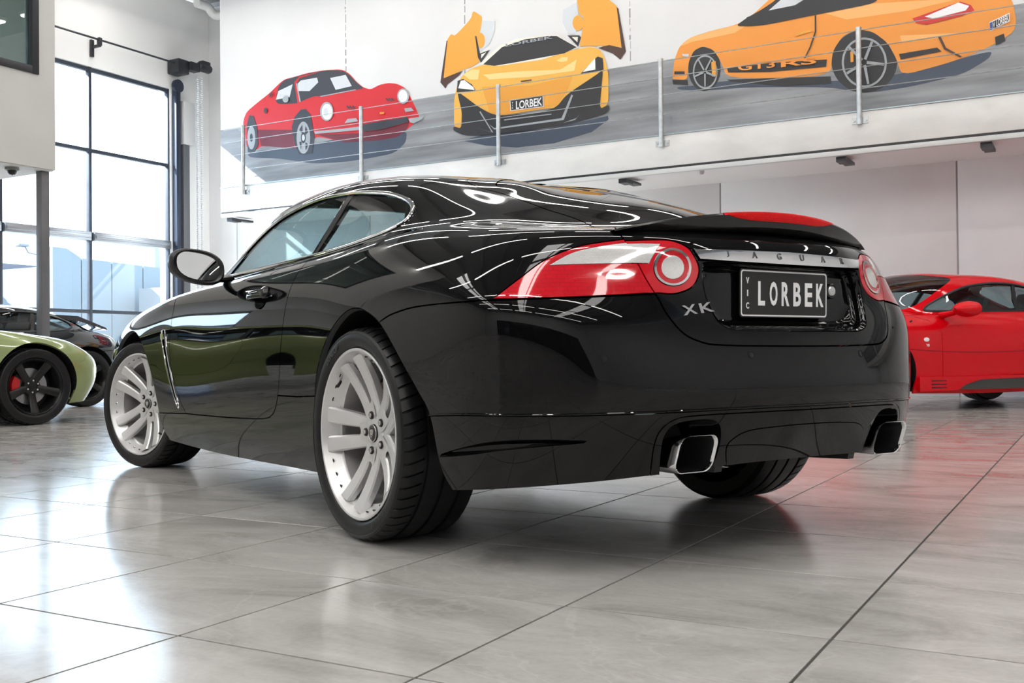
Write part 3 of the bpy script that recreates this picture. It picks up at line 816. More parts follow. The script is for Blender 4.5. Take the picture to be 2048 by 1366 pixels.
def main_wheel(car, name, loc, rz, turn, R=.343, Rr=.275, W=.27):
    """ten-spoke two-piece alloy; local +Y is outboard"""
    key = 'main_rim'
    if key not in MATS:
        mb = MB()
        mb.lathe([(Rr - .004, -.015), (Rr + .001, -.006), (Rr + .001, -.001), (Rr - .003, .001), (Rr - .008, -.001), (Rr - .011, -.007), (.246, -.036), (.238, -.050), (.234, -.056), (.228, -.058), (.222, -.2), (.222, -.22)], 72)
        MATS[key] = mb.mesh('wheel_rim', [M_alloy], True, 40)
        sp = MB()
        n = 9
        for s_ in (0,):
            pts = []
            for i in range(n):
                t = i / (n - 1); r = .050 + (.2455 - .050) * t
                l = .030 + .0205 * t ** 1.4
                d = -.069 + .056 * t ** 1.9
                wv = .038 + .019 * t
                th = .034 - .010 * t
                for (q, e) in ((-.52, -th), (-.5, -.007), (-.40, -.0012), (0, .0012), (.40, -.0012), (.5, -.007), (.52, -th)):
                    pts.append((r, d + e, l + q * wv))
            fs = [(i * 7 + k, i * 7 + k + 1, (i + 1) * 7 + k + 1, (i + 1) * 7 + k) for i in range(n - 1) for k in range(6)]
            fs += [tuple(range(7)), tuple((n - 1) * 7 + k for k in range(7))]
            sp.add(pts, fs, 0, True)
        MATS['spoke+'] = sp.mesh('spoke', M_alloy, True, 30)
        sm = MB(); sm.add([(x, y, -z) for x, y, z in sp.v], [f[::-1] for f in sp.f], 0, True)
        MATS['spoke-'] = sm.mesh('spoke', M_alloy, True, 30)
        hb = MB(); hb.lathe([(.030, -.064), (.040, -.0655), (.052, -.067), (.066, -.070), (.074, -.080), (.078, -.10), (.078, -.16)], 40)
        MATS['hub'] = hb.mesh('hub', M_alloy, True, 40)
        wb_ = MB(); v = []
        for r_, hw, d_ in ((.03, .022, -.066), (.06, .030, -.0655), (.088, .030, -.064), (.104, .026, -.064), (.112, .018, -.0655)):
            for q in (-1, -.5, 0, .5, 1): v.append((r_ - (.012 * (1 - q * q) if r_ > .1 else 0), d_ - .001 * (1 - q * q), q * hw))
        wb_.add(v, [(i * 5 + k, i * 5 + k + 1, (i + 1) * 5 + k + 1, (i + 1) * 5 + k) for i in range(4) for k in range(4)], 0, True)
        MATS['web'] = wb_.mesh('spoke_web', M_alloy, True, 60)
        cb = MB(); cb.lathe([(0, -.056), (.016, -.0565), (.0235, -.058), (.0262, -.0605), (.0275, -.066)], 28)
        MATS['cap'] = cb.mesh('centre_cap', M_capb, True, 40)
        # cat-head emblem: silver relief plate on the black cap
        em = MB()
        em.prism([(-.010, .012), (-.0125, .006), (-.010, -.002), (-.007, -.009), (-.003, -.0135), (.004, -.0135), (.008, -.007), (.011, .001), (.0125, .008), (.007, .0125), (.002, .010), (-.004, .0135)], -.057, -.0545)
        em.prism([(-.006, .003), (-.003, .005), (-.002, .001)], -.0546, -.0543, 1); em.prism([(.003, .001), (.006, .005), (.007, .002)], -.0546, -.0543, 1); em.prism([(-.004, -.006), (.004, -.007), (.002, -.011), (-.002, -.011)], -.0546, -.0543, 1)
        MATS['emblem'] = em.mesh('cap_emblem', [M_nut, M_capb])
        rg = MB(); rg.tube([(.0268 * cos(a), -.0585, .0268 * sin(a)) for a in np.linspace(0, 2 * pi, 28, endpoint=False)], .0017, 6, closed=True)
        MATS['capring'] = rg.mesh('cap_ring', M_nut)
        nb = MB(); nb.lathe([(0, -.0665), (.0125, -.0655), (.0135, -.070)], 18, 1); nb.lathe([(0, -.0605), (.0085, -.0610), (.009, -.070)], 6, 0, smooth=False)  # dark disc stands in for the shade of the nut pocket
        MATS['nut'] = nb.mesh('wheel_nut', [M_nut, M_dark], True, 30)
        bt = MB()
        for k in range(5):
            for j in (-1, 0, 1):
                a = 2 * pi * (k + .5) / 5 + j * .20
                b0 = len(bt.v)
                bt.lathe([(0, .004), (.0042, .004), (.0045, -.004)], 6, 0, smooth=False)
                bt.lathe([(.0085, .0022), (.0055, -.0005)], 10, 1)
                M = Matrix.Rotation(-a, 4, 'Y') @ Matrix.Translation((.2515, -.0275, 0)) @ Matrix.Rotation(radians(-40), 4, 'Z') 
                bt.xf(M, b0)
        a = 2 * pi * .5 / 5 + .10; b0 = len(bt.v)
        bt.tube([(0, 0, 0), (0, .03, 0)], [.0045, .0055], 8, 1); bt.xf(Matrix.Rotation(-a, 4, 'Y') @ Matrix.Translation((.247, -.034, 0)) @ Matrix.Rotation(radians(50), 4, 'Z'), b0)
        MATS['bolts'] = bt.mesh('rim_bolts', [M_nut, M_dark])
        ds = MB(); ds.lathe([(.06, -.12), (.17, -.12), (.17, -.145), (.06, -.145)], 48)
        MATS['disc'] = ds.mesh('brake_disc', M_disc, True, 40)
        bk = MB(); bk.lathe([(.0, -.165), (.221, -.165)], 40); MATS['backing'] = bk.mesh('dust_shield', M_dark)
        cl = MB()
        cl.lathe([(.12, -.105), (.176, -.105), (.185, -.12), (.185, -.16), (.12, -.16)], 14, 0, a0=radians(150), a1=radians(215)); MATS['caliper'] = cl.mesh('caliper', M_cal, True, 40)
    w_ = link(name, MATS[key], car); w_.location = loc; w_.rotation_euler = (0, 0, rz)
    def sub(nm, me, ry=0.):
        o = link(nm, me, w_); o.rotation_euler = (0, ry, 0); return o
    sub('tyre', tyre_mesh(R, Rr, W))
    for k in range(5):
        ry = -(turn + 2 * pi * k / 5)
        sub('spoke', MATS['spoke+'], ry); sub('spoke', MATS['spoke-'], ry)
        o = sub('wheel_nut', MATS['nut'], ry); o.location = Vector((.060 * cos(-ry), .0035, .060 * sin(-ry)))
        sub('spoke_web', MATS['web'], ry)
        o.rotation_euler = (0, 0, 0)
    sub('hub', MATS['hub']); sub('centre_cap', MATS['cap']); sub('cap_emblem', MATS['emblem']); sub('cap_ring', MATS['capring'])
    o = sub('rim_bolts', MATS['bolts'], -turn); tag(o, kind='stuff')
    sub('brake_disc', MATS['disc']); sub('dust_shield', MATS['backing']); sub('caliper', MATS['caliper'])
    for c in (58, 238):
        lt = MB(); ring_text(lt, 'DUNLOP', .302, .018, .0082, c)
        sub('sidewall_lettering', lt.mesh('sidewall_lettering', mat('rubber_relief', (.035, .035, .036), .5)))
    return w_

# ------------------------------------------------------------ the black coupe
M_paint = mat('black_paint', (.0025, .0025, .003), .02, 0., 1.41, .5)
M_black = mat('gloss_black_trim', (.004, .004, .005), .08)
M_satin = mat('satin_black', (.010, .010, .011), .35)
M_cglass = glass('tinted_glass', (.50, .60, .62))
M_rglass = glass('dark_rear_glass', (.05, .055, .06))
M_mirror = mat('mirror_glass', (.9, .92, .93), .01, 1.)
M_in = mat('dark_leather', (.03, .03, .032), .55)
def lens(name, c, metal, rough, scale, bump):
    m = mat(name, c, rough, metal, 1.5, .5, 1.)
    nt, N, L, b = nodes_of(m)
    tc = N.new('ShaderNodeTexCoord'); sx = N.new('ShaderNodeSeparateXYZ'); cx3 = N.new('ShaderNodeCombineXYZ')
    ch = N.new('ShaderNodeTexBrick'); ch.inputs['Scale'].default_value = scale; ch.inputs['Mortar Size'].default_value = .03
    ch.inputs['Color1'].default_value = (1, 1, 1, 1); ch.inputs['Color2'].default_value = (.72, .72, .72, 1); ch.inputs['Mortar'].default_value = (.45, .45, .45, 1)
    L.new(tc.outputs['Object'], sx.inputs[0]); L.new(sx.outputs[1], cx3.inputs[0]); L.new(sx.outputs[2], cx3.inputs[1]); L.new(cx3.outputs[0], ch.inputs[0])
    bp = N.new('ShaderNodeBump'); bp.inputs['Strength'].default_value = bump; bp.inputs['Distance'].default_value = .003
    L.new(ch.outputs[0], bp.inputs['Height']); L.new(bp.outputs[0], b.inputs['Normal'])
    mx = N.new('ShaderNodeMix'); mx.data_type = 'RGBA'; mx.inputs['A'].default_value = (*[q * .62 for q in c], 1); mx.inputs['B'].default_value = (*c, 1)
    L.new(ch.outputs[0], mx.inputs['Factor']); L.new(mx.outputs['Result'], b.inputs['Base Color'])
    return m
M_red = lens('red_lens', (.60, .003, .014), .0, .06, 22, .02)
M_redp = mat('red_lens_plain', (.58, .003, .012), .05, 0, 1.5, .5, 1.)
M_clear = lens('clear_lens', (.86, .85, .84), .45, .10, 60, .3)
M_white = mat('white_print', (.92, .92, .92), .4)

def brake_lens():
    m = lens('brake_lens', (.74, .006, .008), 0, .3, 40, .05); b = nodes_of(m)[3]
    b.inputs['Coat Weight'].default_value = 0; b.inputs['Specular IOR Level'].default_value = .15
    return m
S = Surf(XK_ROWS)
car = empty('black_coupe', (-1.6859, 3.4668, 0), radians(153.929))
tag(car, 'glossy black two-door coupe with silver ten-spoke wheels and a black number plate', 'car')

def circ(c, r, z0=None, n=36, a0=-40, a1=220):
    return [S.find((c[0] + r * cos(radians(a0 + (a1 - a0) * k / n)), c[1] + r * sin(radians(a0 + (a1 - a0) * k / n))), (0, 2), near=None) for k in range(n + 1)]
fa = [S.find((2.752 + .395 * cos(radians(a)), .343 + .395 * sin(radians(a))), (0, 2), (3.9, 2.)) for a in np.linspace(-8, 190, 40)]
fa = [S.find((2.752 + .40, .20), (0, 2), (3.1, .3))] + fa + [S.find((2.752 - .405, .21), (0, 2), (4.8, .4))]
fa = [(fa[0][0], 0)] + fa + [(fa[-1][0], 0)]
ra = spline([(8.10, 0), (8.12, .6), (8.15, 1.2), (8.21, 1.66), (8.31, 2.14), (8.48, 2.595), (8.638, 2.942), (8.844, 3.245), (9.005, 3.318), (9.17, 3.242), (9.401, 2.93), (9.658, 2.218), (9.888, 1.47), (9.994, 1.051), (10.063, .33), (10.196, 0)], 4)
dlo = spline([(4.716, 6.078), (5.385, 6.03), (5.996, 5.98), (6.883, 5.823), (7.545, 5.692), (8.168, 5.732), (8.581, 5.993), (8.799, 6.312), (8.867, 6.632), (8.847, 6.942), (8.709, 7.204), (8.315, 7.429), (7.681, 7.52), (7.007, 7.504), (6.038, 7.444), (5.099, 7.209), (4.6, 6.78), (4.35, 6.40), (4.45, 6.18)], 5, True)
bp1 = [(7.40, 7.56), (7.50, 6.6), (7.585, 5.6)]
bp2 = [(7.24, 7.56), (7.38, 6.6), (7.50, 5.6)]
door = spline([(4.98, 6.15), (4.86, 5.7), (4.92, 5.0), (5.04, 4.44), (5.117, 3.978), (5.14, 3.3), (5.151, 2.771), (5.219, 2.069), (5.369, 1.492), (5.488, 1.192)], 5) + spline([(5.488, 1.192), (6.072, 1.245), (7.0, 1.335), (7.25, 1.375), (7.39, 1.48), (7.474, 1.699), (7.539, 2.042), (7.595, 2.631), (7.634, 3.157), (7.649, 3.941), (7.621, 4.577), (7.59, 5.215), (7.56, 5.8)], 5)[1:]
sill1 = [(4.5, 1.0), (4.768, 1.03), (5.2, 1.13), (5.488, 1.192)]
sill2 = [(7.49, 1.776), (7.85, 1.745), (8.6, 1.70)]
bump_top = spline([(9.30, 2.85), (9.463, 3.054), (9.59, 3.155), (9.842, 3.275), (10.297, 3.358), (10.83, 3.445), (11.4, 3.525), (11.867, 3.605), (12.44, 3.70)], 5)
lid = spline([(12.037, 4.96), (12.107, 4.716), (12.245, 4.307), (12.435, 3.668), (12.51, 3.176), (12.613, 2.786), (12.77, 2.603), (12.975, 2.532), (13.576, 2.505), (14, 2.50)], 6)
hatch = spline([(12.037, 4.96), (12.05, 5.6), (11.98, 6.2), (11.812, 6.607), (11.47, 7.026), (11.17, 7.477), (10.693, 7.926), (9.95, 8.22), (9.6, 8.55), (9.85, 9.0), (11.2, 9.55), (14, 10)], 5)
rgl = spline([(14, 6.35), (12.7, 6.38), (12.15, 6.62), (11.75, 7.12), (11.36, 7.6), (10.9, 8.05), (10.45, 8.42), (10.6, 8.9), (11.8, 9.42), (14, 9.75)], 5)
lampo = spline([(10.83, 3.475), (11.091, 3.988), (11.302, 4.34), (11.583, 4.579), (11.838, 4.683), (12.107, 4.755)], 5)
lampb = spline([(10.83, 3.475), (11.4, 3.545), (11.867, 3.625), (12.435, 3.728)], 5)
lampw = spline([(11.14, 3.92), (11.235, 4.06), (11.406, 4.30), (11.59, 4.49), (11.841, 4.60), (12.06, 4.662), (12.2, 4.68)], 5)
lampm = spline([(11.10, 3.985), (11.284, 4.20), (11.357, 4.245), (11.753, 4.28), (12.176, 4.30), (12.30, 4.30)], 5)
inner = spline([(12.05, 4.74), (12.129, 4.722), (12.4, 4.74), (12.619, 4.732), (12.782, 4.619), (12.859, 4.479), (12.927, 4.189), (12.846, 3.872), (12.643, 3.711), (12.454, 3.72), (12.35, 3.72)], 5)
_o, _du, _dv, _n = S.frame(12.629, 4.225)
_lu = float(np.linalg.norm(S._e(12.629, 4.225, S.D, S.B))); _lv = float(np.linalg.norm(S._e(12.629, 4.225, S.B, S.D)))
def lc(r, n=36): return [(12.629 + r * cos(2 * pi * k / n) / _lu, 4.225 + r * sin(2 * pi * k / n) / _lv) for k in range(n)]
innerw = [(12.05, 4.65), (12.3, 4.665), (12.50, 4.655), (12.445, 4.54), (12.385, 4.38), (12.365, 4.30), (12.18, 4.30)]
chrome_t = [(12.80, 4.56), (12.9, 4.56), (13.4, 4.572), (14, 4.58)]
chrome_b = [(12.80, 4.372), (12.94, 4.362), (13.4, 4.335), (14, 4.325)]
chrome_s = [(12.83, 4.62), (12.93, 4.36)]
rec = spline([(14, 4.300), (13.4, 4.312), (13.02, 4.322), (12.975, 4.24), (12.966, 4.007), (13.005, 3.321), (13.06, 2.99), (13.2, 2.862), (13.45, 2.845), (14, 2.842)], 5)
crease = [(9.9, 1.05)] + spline([(9.99, 1.05), (10.8, 1.036), (11.7, 1.045), (12.3, 1.045), (13.2, 1.05), (14, 1.055)], 8)
exh = spline([(12.36, 0), (12.325, .40), (12.33, .62), (12.40, .78), (12.53, .85), (12.78, .86), (12.91, .78), (12.975, .56), (13.0, .28), (12.99, 0)], 4)
dif1 = spline([(12.26, 0), (12.24, .45), (12.28, .72), (12.42, .90), (12.65, .945), (13.3, .955), (14, .96)], 5)
dif2 = spline([(13.16, 0), (13.09, .30), (13.13, .46), (13.3, .60), (13.7, .65), (14, .66)], 5)
slot = spline([(10.075, .45), (10.40, .55), (10.75, .625), (11.15, .645), (11.60, .603), (11.2, .565), (10.81, .52), (10.46, .465)], 5, True)
wsh = spline([(0, 6.06), (2.0, 6.06), (3.0, 6.10), (3.55, 6.25), (3.85, 6.7), (3.95, 7.3), (3.75, 7.78), (3.0, 7.93), (1.6, 8.0), (0, 8.02)], 5)
hood = spline([(0, 3.5), (1.2, 3.75), (2.3, 4.3), (3.1, 4.85), (4.0, 5.28), (4.6, 5.55), (4.75, 5.8), (4.3, 5.98), (3.5, 6.05), (2.6, 6.0), (0, 6.0)], 5)
fbump = [(0, 3.2), (1.5, 3.25), (2.5, 3.1), (2.9, 2.6), (3.3, 2.2), (3.7, 2.0)]
fsep = [(4.78, 6.25), (4.76, 5.95), (4.70, 5.5)]
roofc = spline([(0, 8.15), (1.6, 8.13), (3.1, 8.06), (4.2, 7.98), (5.4, 7.95), (7.0, 7.98), (8.5, 8.02), (9.5, 8.25), (10.3, 8.5)], 4)
vent = spline([(4.93, 3.32), (4.985, 3.36), (5.02, 3.2), (5.075, 2.766), (5.20, 1.95), (5.315, 1.38), (5.28, 1.33), (5.12, 1.95), (4.99, 2.766), (4.93, 3.1)], 4, True)
fuel = None
strokes = [(fa, False), (ra, False), (dlo, True), (bp1, False), (bp2, False), (door, False), (sill1, False), (sill2, False), (bump_top, False), (lid, False), (hatch, False), (rgl, False),
           (lampo, False), (lampb, False), (lampw, False), (lampm, False), (inner, False), (lc(.056), True), (lc(.049), True), (lc(.034), True), (innerw, False),
           (chrome_t, False), (chrome_b, False), (chrome_s, False), (rec, False), (crease, False), (exh, False), (slot, True), (wsh, False), (hood, False), (fbump, False), (roofc, False), (vent, True), (fsep, False), (dif1, False), (dif2, False)]
seeds = [('hole_f', (3.95, 1.5)), ('hole_r', (9.1, 1.5)), ('glass_door', (6.5, 6.7)), ('glass_q', (8.2, 6.7)), ('b_pillar', (7.44, 6.6)), ('door', (6.3, 3)), ('sill', (6.5, .6)), ('quarter', (8.6, 4.5)), ('fender', (4.7, 4.2)),
         ('bumper', (11, 2.2)), ('valance', (11.2, .3)), ('diffuser_f', (12.65, .91)), ('diffuser', (13.6, .3)), ('hole_slot', (10.85, .56)), ('hole_exh', (12.65, .4)), ('lid', (13.3, 4.85)), ('lid_low', (12.75, 3.3)), ('rear_glass', (12.8, 7.6)), ('lamp_red', (11.6, 3.9)), ('lamp_white', (11.9, 4.45)),
         ('in_lens', (12.55, 3.80)), ('in_ring', (12.629 + .0525 / _lu, 4.225)), ('in_red', (12.629 + .041 / _lu, 4.225)), ('in_clear', (12.629, 4.225)), ('in_white', (12.27, 4.5)),
         ('chrome', (13.5, 4.45)), ('hole_rec', (13.6, 3.6)), ('windscreen', (1.5, 7)), ('hood', (1.5, 5)), ('front_bumper', (1.2, 2)), ('roof', (6, 9)), ('hole_vent', (5.06, 2.5))]
pc = shell(S, strokes, seeds, .085)
def P_(key, name, m, **k):
    if key in pc: return panel(S, pc[key], name, m, car, **k)
    print('MISSING', key)
P_('glass_door', 'side_window', M_cglass, gap=.002, lift=-.004); P_('glass_q', 'quarter_window', M_cglass, gap=.002, lift=-.004)
P_('b_pillar', 'pillar_trim', M_satin, gap=0, lift=-.003)
P_('door', 'door', M_paint); P_('sill', 'sill_panel', M_paint); P_('quarter', 'rear_quarter', M_paint); P_('fender', 'front_wing', M_paint)
P_('bumper', 'rear_bumper', M_paint, centre=True); P_('valance', 'rear_valance', M_paint, centre=True); P_('diffuser_f', 'diffuser_frame', M_paint, centre=True, gap=.0012); P_('diffuser', 'diffuser', M_paint, centre=True, gap=.001, lift=.002)
P_('lid', 'boot_lid', M_paint, centre=True); P_('lid_low', 'boot_lid_face', M_paint, centre=True)
P_('rear_glass', 'rear_window', M_rglass, centre=True, lift=-.002)
P_('windscreen', 'windscreen', M_cglass, centre=True, lift=-.003); P_('hood', 'bonnet', M_paint, centre=True); P_('front_bumper', 'front_bumper', M_paint, centre=True)
P_('roof', 'roof_panel', M_paint, centre=True, gap=0)
for key in list(pc):
    if key is None: panel(S, pc[key], 'filler_panel', M_paint, car, gap=0)
def tree(pair, parts):
    for a, b in zip(pair, zip(*parts)):
        for q in b: q.parent = a
lr = P_('lamp_red', 'tail_lamp', M_red, gap=.002)
tree(lr, [P_('lamp_white', 'reverse_lens', M_clear, gap=.0, lift=.0005)])
il = P_('in_lens', 'inner_tail_lamp', M_redp, gap=.002)
tree(il, [P_('in_ring', 'chrome_ring', M_chrome, gap=0, lift=.003), P_('in_red', 'red_ring', M_red, gap=0), P_('in_clear', 'clear_lens', M_clear, gap=0, lift=.002), P_('in_white', 'corner_lens', M_clear, gap=0, lift=.0005)])
cb_ = P_('chrome', 'chrome_bar', M_chrome, centre=True, lift=.006)

# maker's name spread over the bar
lt = MB()
for c, y in zip('JAGUAR', (.245, .147, .049, -.049, -.147, -.245)):
    u_, v_ = S.find((abs(y), .868), (1, 2), (13.4, 4.47)); o, du, dv, n = S.frame(u_, v_)
    if n.x > 0: n = -n
    if y < 0: o.y, n.y = -o.y, -n.y
    up = Vector((0, 0, 1)); up = (up - n * up.dot(n)).normalized(); rt = up.cross(n)
    put_text(lt, c, o + n * .0062, rt, up, .019, None, .0015, 0, .01)
lt.build('bar_lettering', mat('letter_grey', (.10, .10, .10), .3, .3), cb_)
M_let_d = mat('letter_edge', (.01, .01, .01), .4)
# model letters on the lid
xk = MB(); u_, v_ = 12.86, 3.34; o, du, dv, n = S.frame(u_, v_)
if n.x > 0: n = -n
up = (Vector((0, .12, 1)) - n * Vector((0, .12, 1)).dot(n)).normalized(); rt = up.cross(n)
for c, d in (('X', -.031), ('K', .026)):
    put_text(xk, c, o + n * .001 + rt * d, rt, up, .028, .046, .004, 0, .02)
b0 = 0
xk.build('model_badge', M_chrome, car)

# number plate recess: formed basin, glossy steps
ru = [p for p in rec]
Pr, nr = on_surface(S, ru, -.0005)
full = [Vector(p) for p in Pr] + [Vector((p[0], -p[1], p[2])) for p in Pr[::-1][1:-1]]
full = full[:-0] if False else full
zc = .745
rings = []
for k, (f_, dx, rnd) in enumerate([(1.0, 0, 0), (.992, .004, 0), (.975, .006, 0), (.966, .013, 0), (.957, .026, 0), (.942, .034, 0), (.925, .036, 0), (.915, .041, 0), (.90, .056, 0), (.865, .066, 0), (.80, .070, 0)]):
    R_ = []
    for p in full:
        y = p.y * (1 - (1 - f_) * 1.0); z = zc + (p.z - zc) * (1 - (1 - f_) * 1.9)
        x0_ = p.x; flat = -.955
        x = x0_ + dx if k < 7 else x0_ + .036 + (flat - (x0_ + .036)) * (dx - .036) / .034
        R_.append((x, y, z))
    rings.append(R_)
mb = MB(); n_ = len(full)
mb.add([p for r in rings for p in r], [(i * n_ + k, i * n_ + (k + 1) % n_, (i + 1) * n_ + (k + 1) % n_, (i + 1) * n_ + k) for i in range(len(rings) - 1) for k in range(n_)], 0, True)
b0 = len(mb.v) - n_; mb.f.append(tuple(b0 + k for k in range(n_))); mb.m.append(0); mb.sm.append(False)
bs = mb.build('plate_recess', M_paint, car, sharp=50)
# plate: black face, raised white border and characters
PL = Vector((-.968, -.002, .763)); pr_, pu_ = Vector((0, -1, 0)), Vector((-.02, 0, 1)).normalized()
pn = pr_.cross(pu_)
def plate_mesh(W, H, r, t, off):
    mb = MB(); out = rrect(W, H, r, 4); n = len(out)
    mb.add([PL + pr_ * a + pu_ * b + pn * off for a, b in out] + [PL + pr_ * a + pu_ * b + pn * (off + t) for a, b in out],
           [tuple(range(n))[::-1], tuple(range(n, 2 * n))] + [(i, (i + 1) % n, n + (i + 1) % n, n + i) for i in range(n)])
    return mb
pb = plate_mesh(.376, .138, .010, .004, 0).build('number_plate', mat('plate_black', (.016, .016, .016), .5), car)
mb = MB(); o1, o2 = rrect(.370, .132, .009, 4), rrect(.3615, .1235, .007, 4); n_ = len(o1)
mb.add([PL + pr_ * a + pu_ * b + pn * .0046 for a, b in o1] + [PL + pr_ * a + pu_ * b + pn * .0046 for a, b in o2], [(i, (i + 1) % n_, n_ + (i + 1) % n_, n_ + i) for i in range(n_)])
mb.build('plate_border', M_white, pb)
mb = MB()
for k, c in enumerate('LORBEK'):
    put_text(mb, c, PL + pr_ * (-.1005 + k * .0508) + pn * .0042, pr_, pu_, .070, .033 if c != 'L' else .028, .0012, 0, .028)
mb.build('plate_characters', M_white, pb)
mb = MB()
for k, c in enumerate('VIC'):
    put_text(mb, c, PL + pr_ * -.158 + pu_ * (.036 - .036 * k) + pn * .0042, pr_, pu_, .018, .012 if c != 'I' else .004, .0012, 0, .02)
mb.build('plate_state_letters', M_white, pb)
# boot release button with emblem
mb = MB(); mb.lathe([(0, .010), (.013, .0095), (.016, .007), (.017, 0)], 24); mb.xf(Matrix.Translation((-.958, -.222, .778)) @ Matrix.Rotation(radians(90), 4, 'Z'))
bt_ = mb.build('release_button', M_nut, car)
mb = MB(); mb.tube([(-.962, -.222 + .020 * cos(a), .778 + .020 * sin(a)) for a in np.linspace(0, 2 * pi, 24, endpoint=False)], .004, 8, closed=True); mb.build('button_rim', M_black, bt_)

# lip spoiler and high brake lamp
def sp_prof(y):
    t = abs(y) / .54
    xt = -.988 + .140 * t ** 2; zt = .999 - .063 * t ** 2.1
    hgt = .044 * (1 - t ** 3.0)
    xf_ = -.74 - .09 * t ** 2
    u_, v_ = S.find((xf_, abs(y)), (0, 1), (13.5, 5.8)); zf = S(u_, v_)[2]
    return [(xf_ - .01, zf - .015), (xf_, zf + .001), (xf_ + (xt - xf_) * .45, zf + (zt - zf) * .36 + .002), (xf_ + (xt - xf_) * .8, zf + (zt - zf) * .80), (xt + .012, zt - .001), (xt + .003, zt - .0015), (xt, zt - .006), (xt + .012, zt - hgt), (xt + .018, zt - hgt - .004), (xt + .05, zt - hgt - .012)]
ys_ = np.linspace(-.54, .54, 49); mb = MB(); pr = [[(x, y, z) for x, z in sp_prof(y)] for y in ys_]; np2 = len(pr[0])
mb.add([p for r in pr for p in r], [(i * np2 + k, (i + 1) * np2 + k, (i + 1) * np2 + k + 1, i * np2 + k + 1) for i in range(48) for k in range(np2 - 1)] + [tuple(range(np2)), tuple(48 * np2 + k for k in range(np2))], 0, True)
spo = mb.build('lip_spoiler', noisy(mat('spoiler_black', (.012, .012, .012), .16), 40, .2), car, sharp=38)
mb = MB(); yy = np.linspace(-.235, .235, 33); R_ = []
for y in yy:
    q = sp_prof(y); t = abs(y) / .235; e = .026 * (1 - t ** 4) + .001
    te = q[5]; lo = q[7]; zt = te[1] + .0015
    fx = lambda z: np.interp(z, [lo[1], q[6][1], te[1]], [lo[0], q[6][0], te[0]])
    R_.append([(te[0] + .022, y, zt - .0008), (te[0] - .0015, y, zt), (fx(zt - .007) - .003, y, zt - .007), (fx(zt - e) - .003, y, zt - e), (fx(zt - e) + .006, y, zt - e - .001)])
mb.add([p for r in R_ for p in r], [(i * 5 + k, (i + 1) * 5 + k, (i + 1) * 5 + k + 1, i * 5 + k + 1) for i in range(32) for k in range(4)] + [tuple(range(5)), tuple(160 + k for k in range(5))], 0, True)
mb.build('high_brake_lamp', brake_lens(), spo, sharp=60)

# chrome round the side windows
Pd, nd = on_surface(S, dlo, .002)
cumd = Pd
for mir in (False, True):
    f_ = np.array([1, -1, 1.]) if mir else 1
    MB().tube([tuple(p) for p in Pd * f_], .0085, 8, closed=True, flat=([tuple(q) for q in nd * f_], .55)).build('window_moulding', M_chrome, car)
    Pq, nq = on_surface(S, [(p[0], p[1]) for p in dlo], -.001)
    # sail panel ahead of the side glass
    u3 = [(4.36, 6.42), (4.72, 6.60), (4.95, 6.12), (4.72, 6.09), (4.45, 6.19)]
    Ps, ns_ = on_surface(S, u3, .0015); Ps = Ps * f_
    mb = MB(); mb.add([tuple(p) for p in Ps], [tuple(range(5))]); mb.build('mirror_sail', M_satin, car, fix=False)

# inner wheel arches: dark liners with a rolled lip at the opening
def liner(pts, cx0, name, inner_y):
    for mir in (1, -1):
        P3, n3 = on_surface(S, pts, -.001)
        mb = MB(); n = len(P3)
        ring = [[(p[0], p[1] * mir, p[2]) for p in P3],
                [(cx0 + (p[0] - cx0) * .995, (p[1] - .018) * mir, .343 + (p[2] - .343) * .985) for p in P3],
                [(cx0 + (p[0] - cx0) * 1.02, (p[1] - .06) * mir, .343 + (p[2] - .343) * 1.03) for p in P3],
                [(cx0 + (p[0] - cx0) * 1.02, inner_y * mir, .343 + (p[2] - .343) * 1.03) for p in P3]]
        mb.add([q for r in ring for q in r], [(i * n + k, i * n + k + 1, (i + 1) * n + k + 1, (i + 1) * n + k) for i in range(1, 3) for k in range(n - 1)], 0, True)
        b = len(mb.v); mb.v.append((cx0, inner_y * mir, .343)); mb.f += [(3 * n + k, 3 * n + k + 1, b) for k in range(n - 1)]; mb.m += [0] * (n - 1); mb.sm += [False] * (n - 1)
        lo = mb.build(name, M_dark, car, fix=False)
        ml = MB(); ml.add([q for r in ring[:2] for q in r], [(k, k + 1, n + k + 1, n + k) for k in range(n - 1)], 0, True)
        ml.build('arch_lip', mat('arch_lip_highlight', (.07, .07, .073), .3), lo, fix=False)  # grey colour stands in for light caught on the lip
liner(fa[1:-1], 2.752, 'front_arch_liner', .52); liner(ra[1:-1], -.01, 'rear_arch_liner', .52)
# floor pan closes the underside
mb = MB()
und = [(3.45, .60), (3.15, .50), (2.35, .50), (2.30, .80), (.48, .80), (.45, .50), (-.30, .50)]
mb.prism([(x, y) for x, y in und] + [(x, -y) for x, y in und[::-1]], .175, .215, axis=2)
mb.build('floor_pan', M_dark, car)
MB().box((-.88, -.50, .315), (-.25, .50, .42), bev=.02).build('rear_underbody', M_dark, car)
b_ = MB(); b_.box((-.80, -.36, .27), (-.45, .36, .40), bev=.05); b_.build('silencer', mat('silencer_steel', (.22, .22, .22), .4, .8), car)

# wheels
for sgn, nm in ((1, 'wheel'), (-1, 'wheel')):
    main_wheel(car, 'wheel', (0, .918 * sgn, .343), 0 if sgn > 0 else pi, 0)
    st = .318
    main_wheel(car, 'wheel', (2.752 - (.03 * sin(st) if sgn > 0 else 0), .895 * sgn, .343), st if sgn > 0 else pi + st, pi, W=.245)

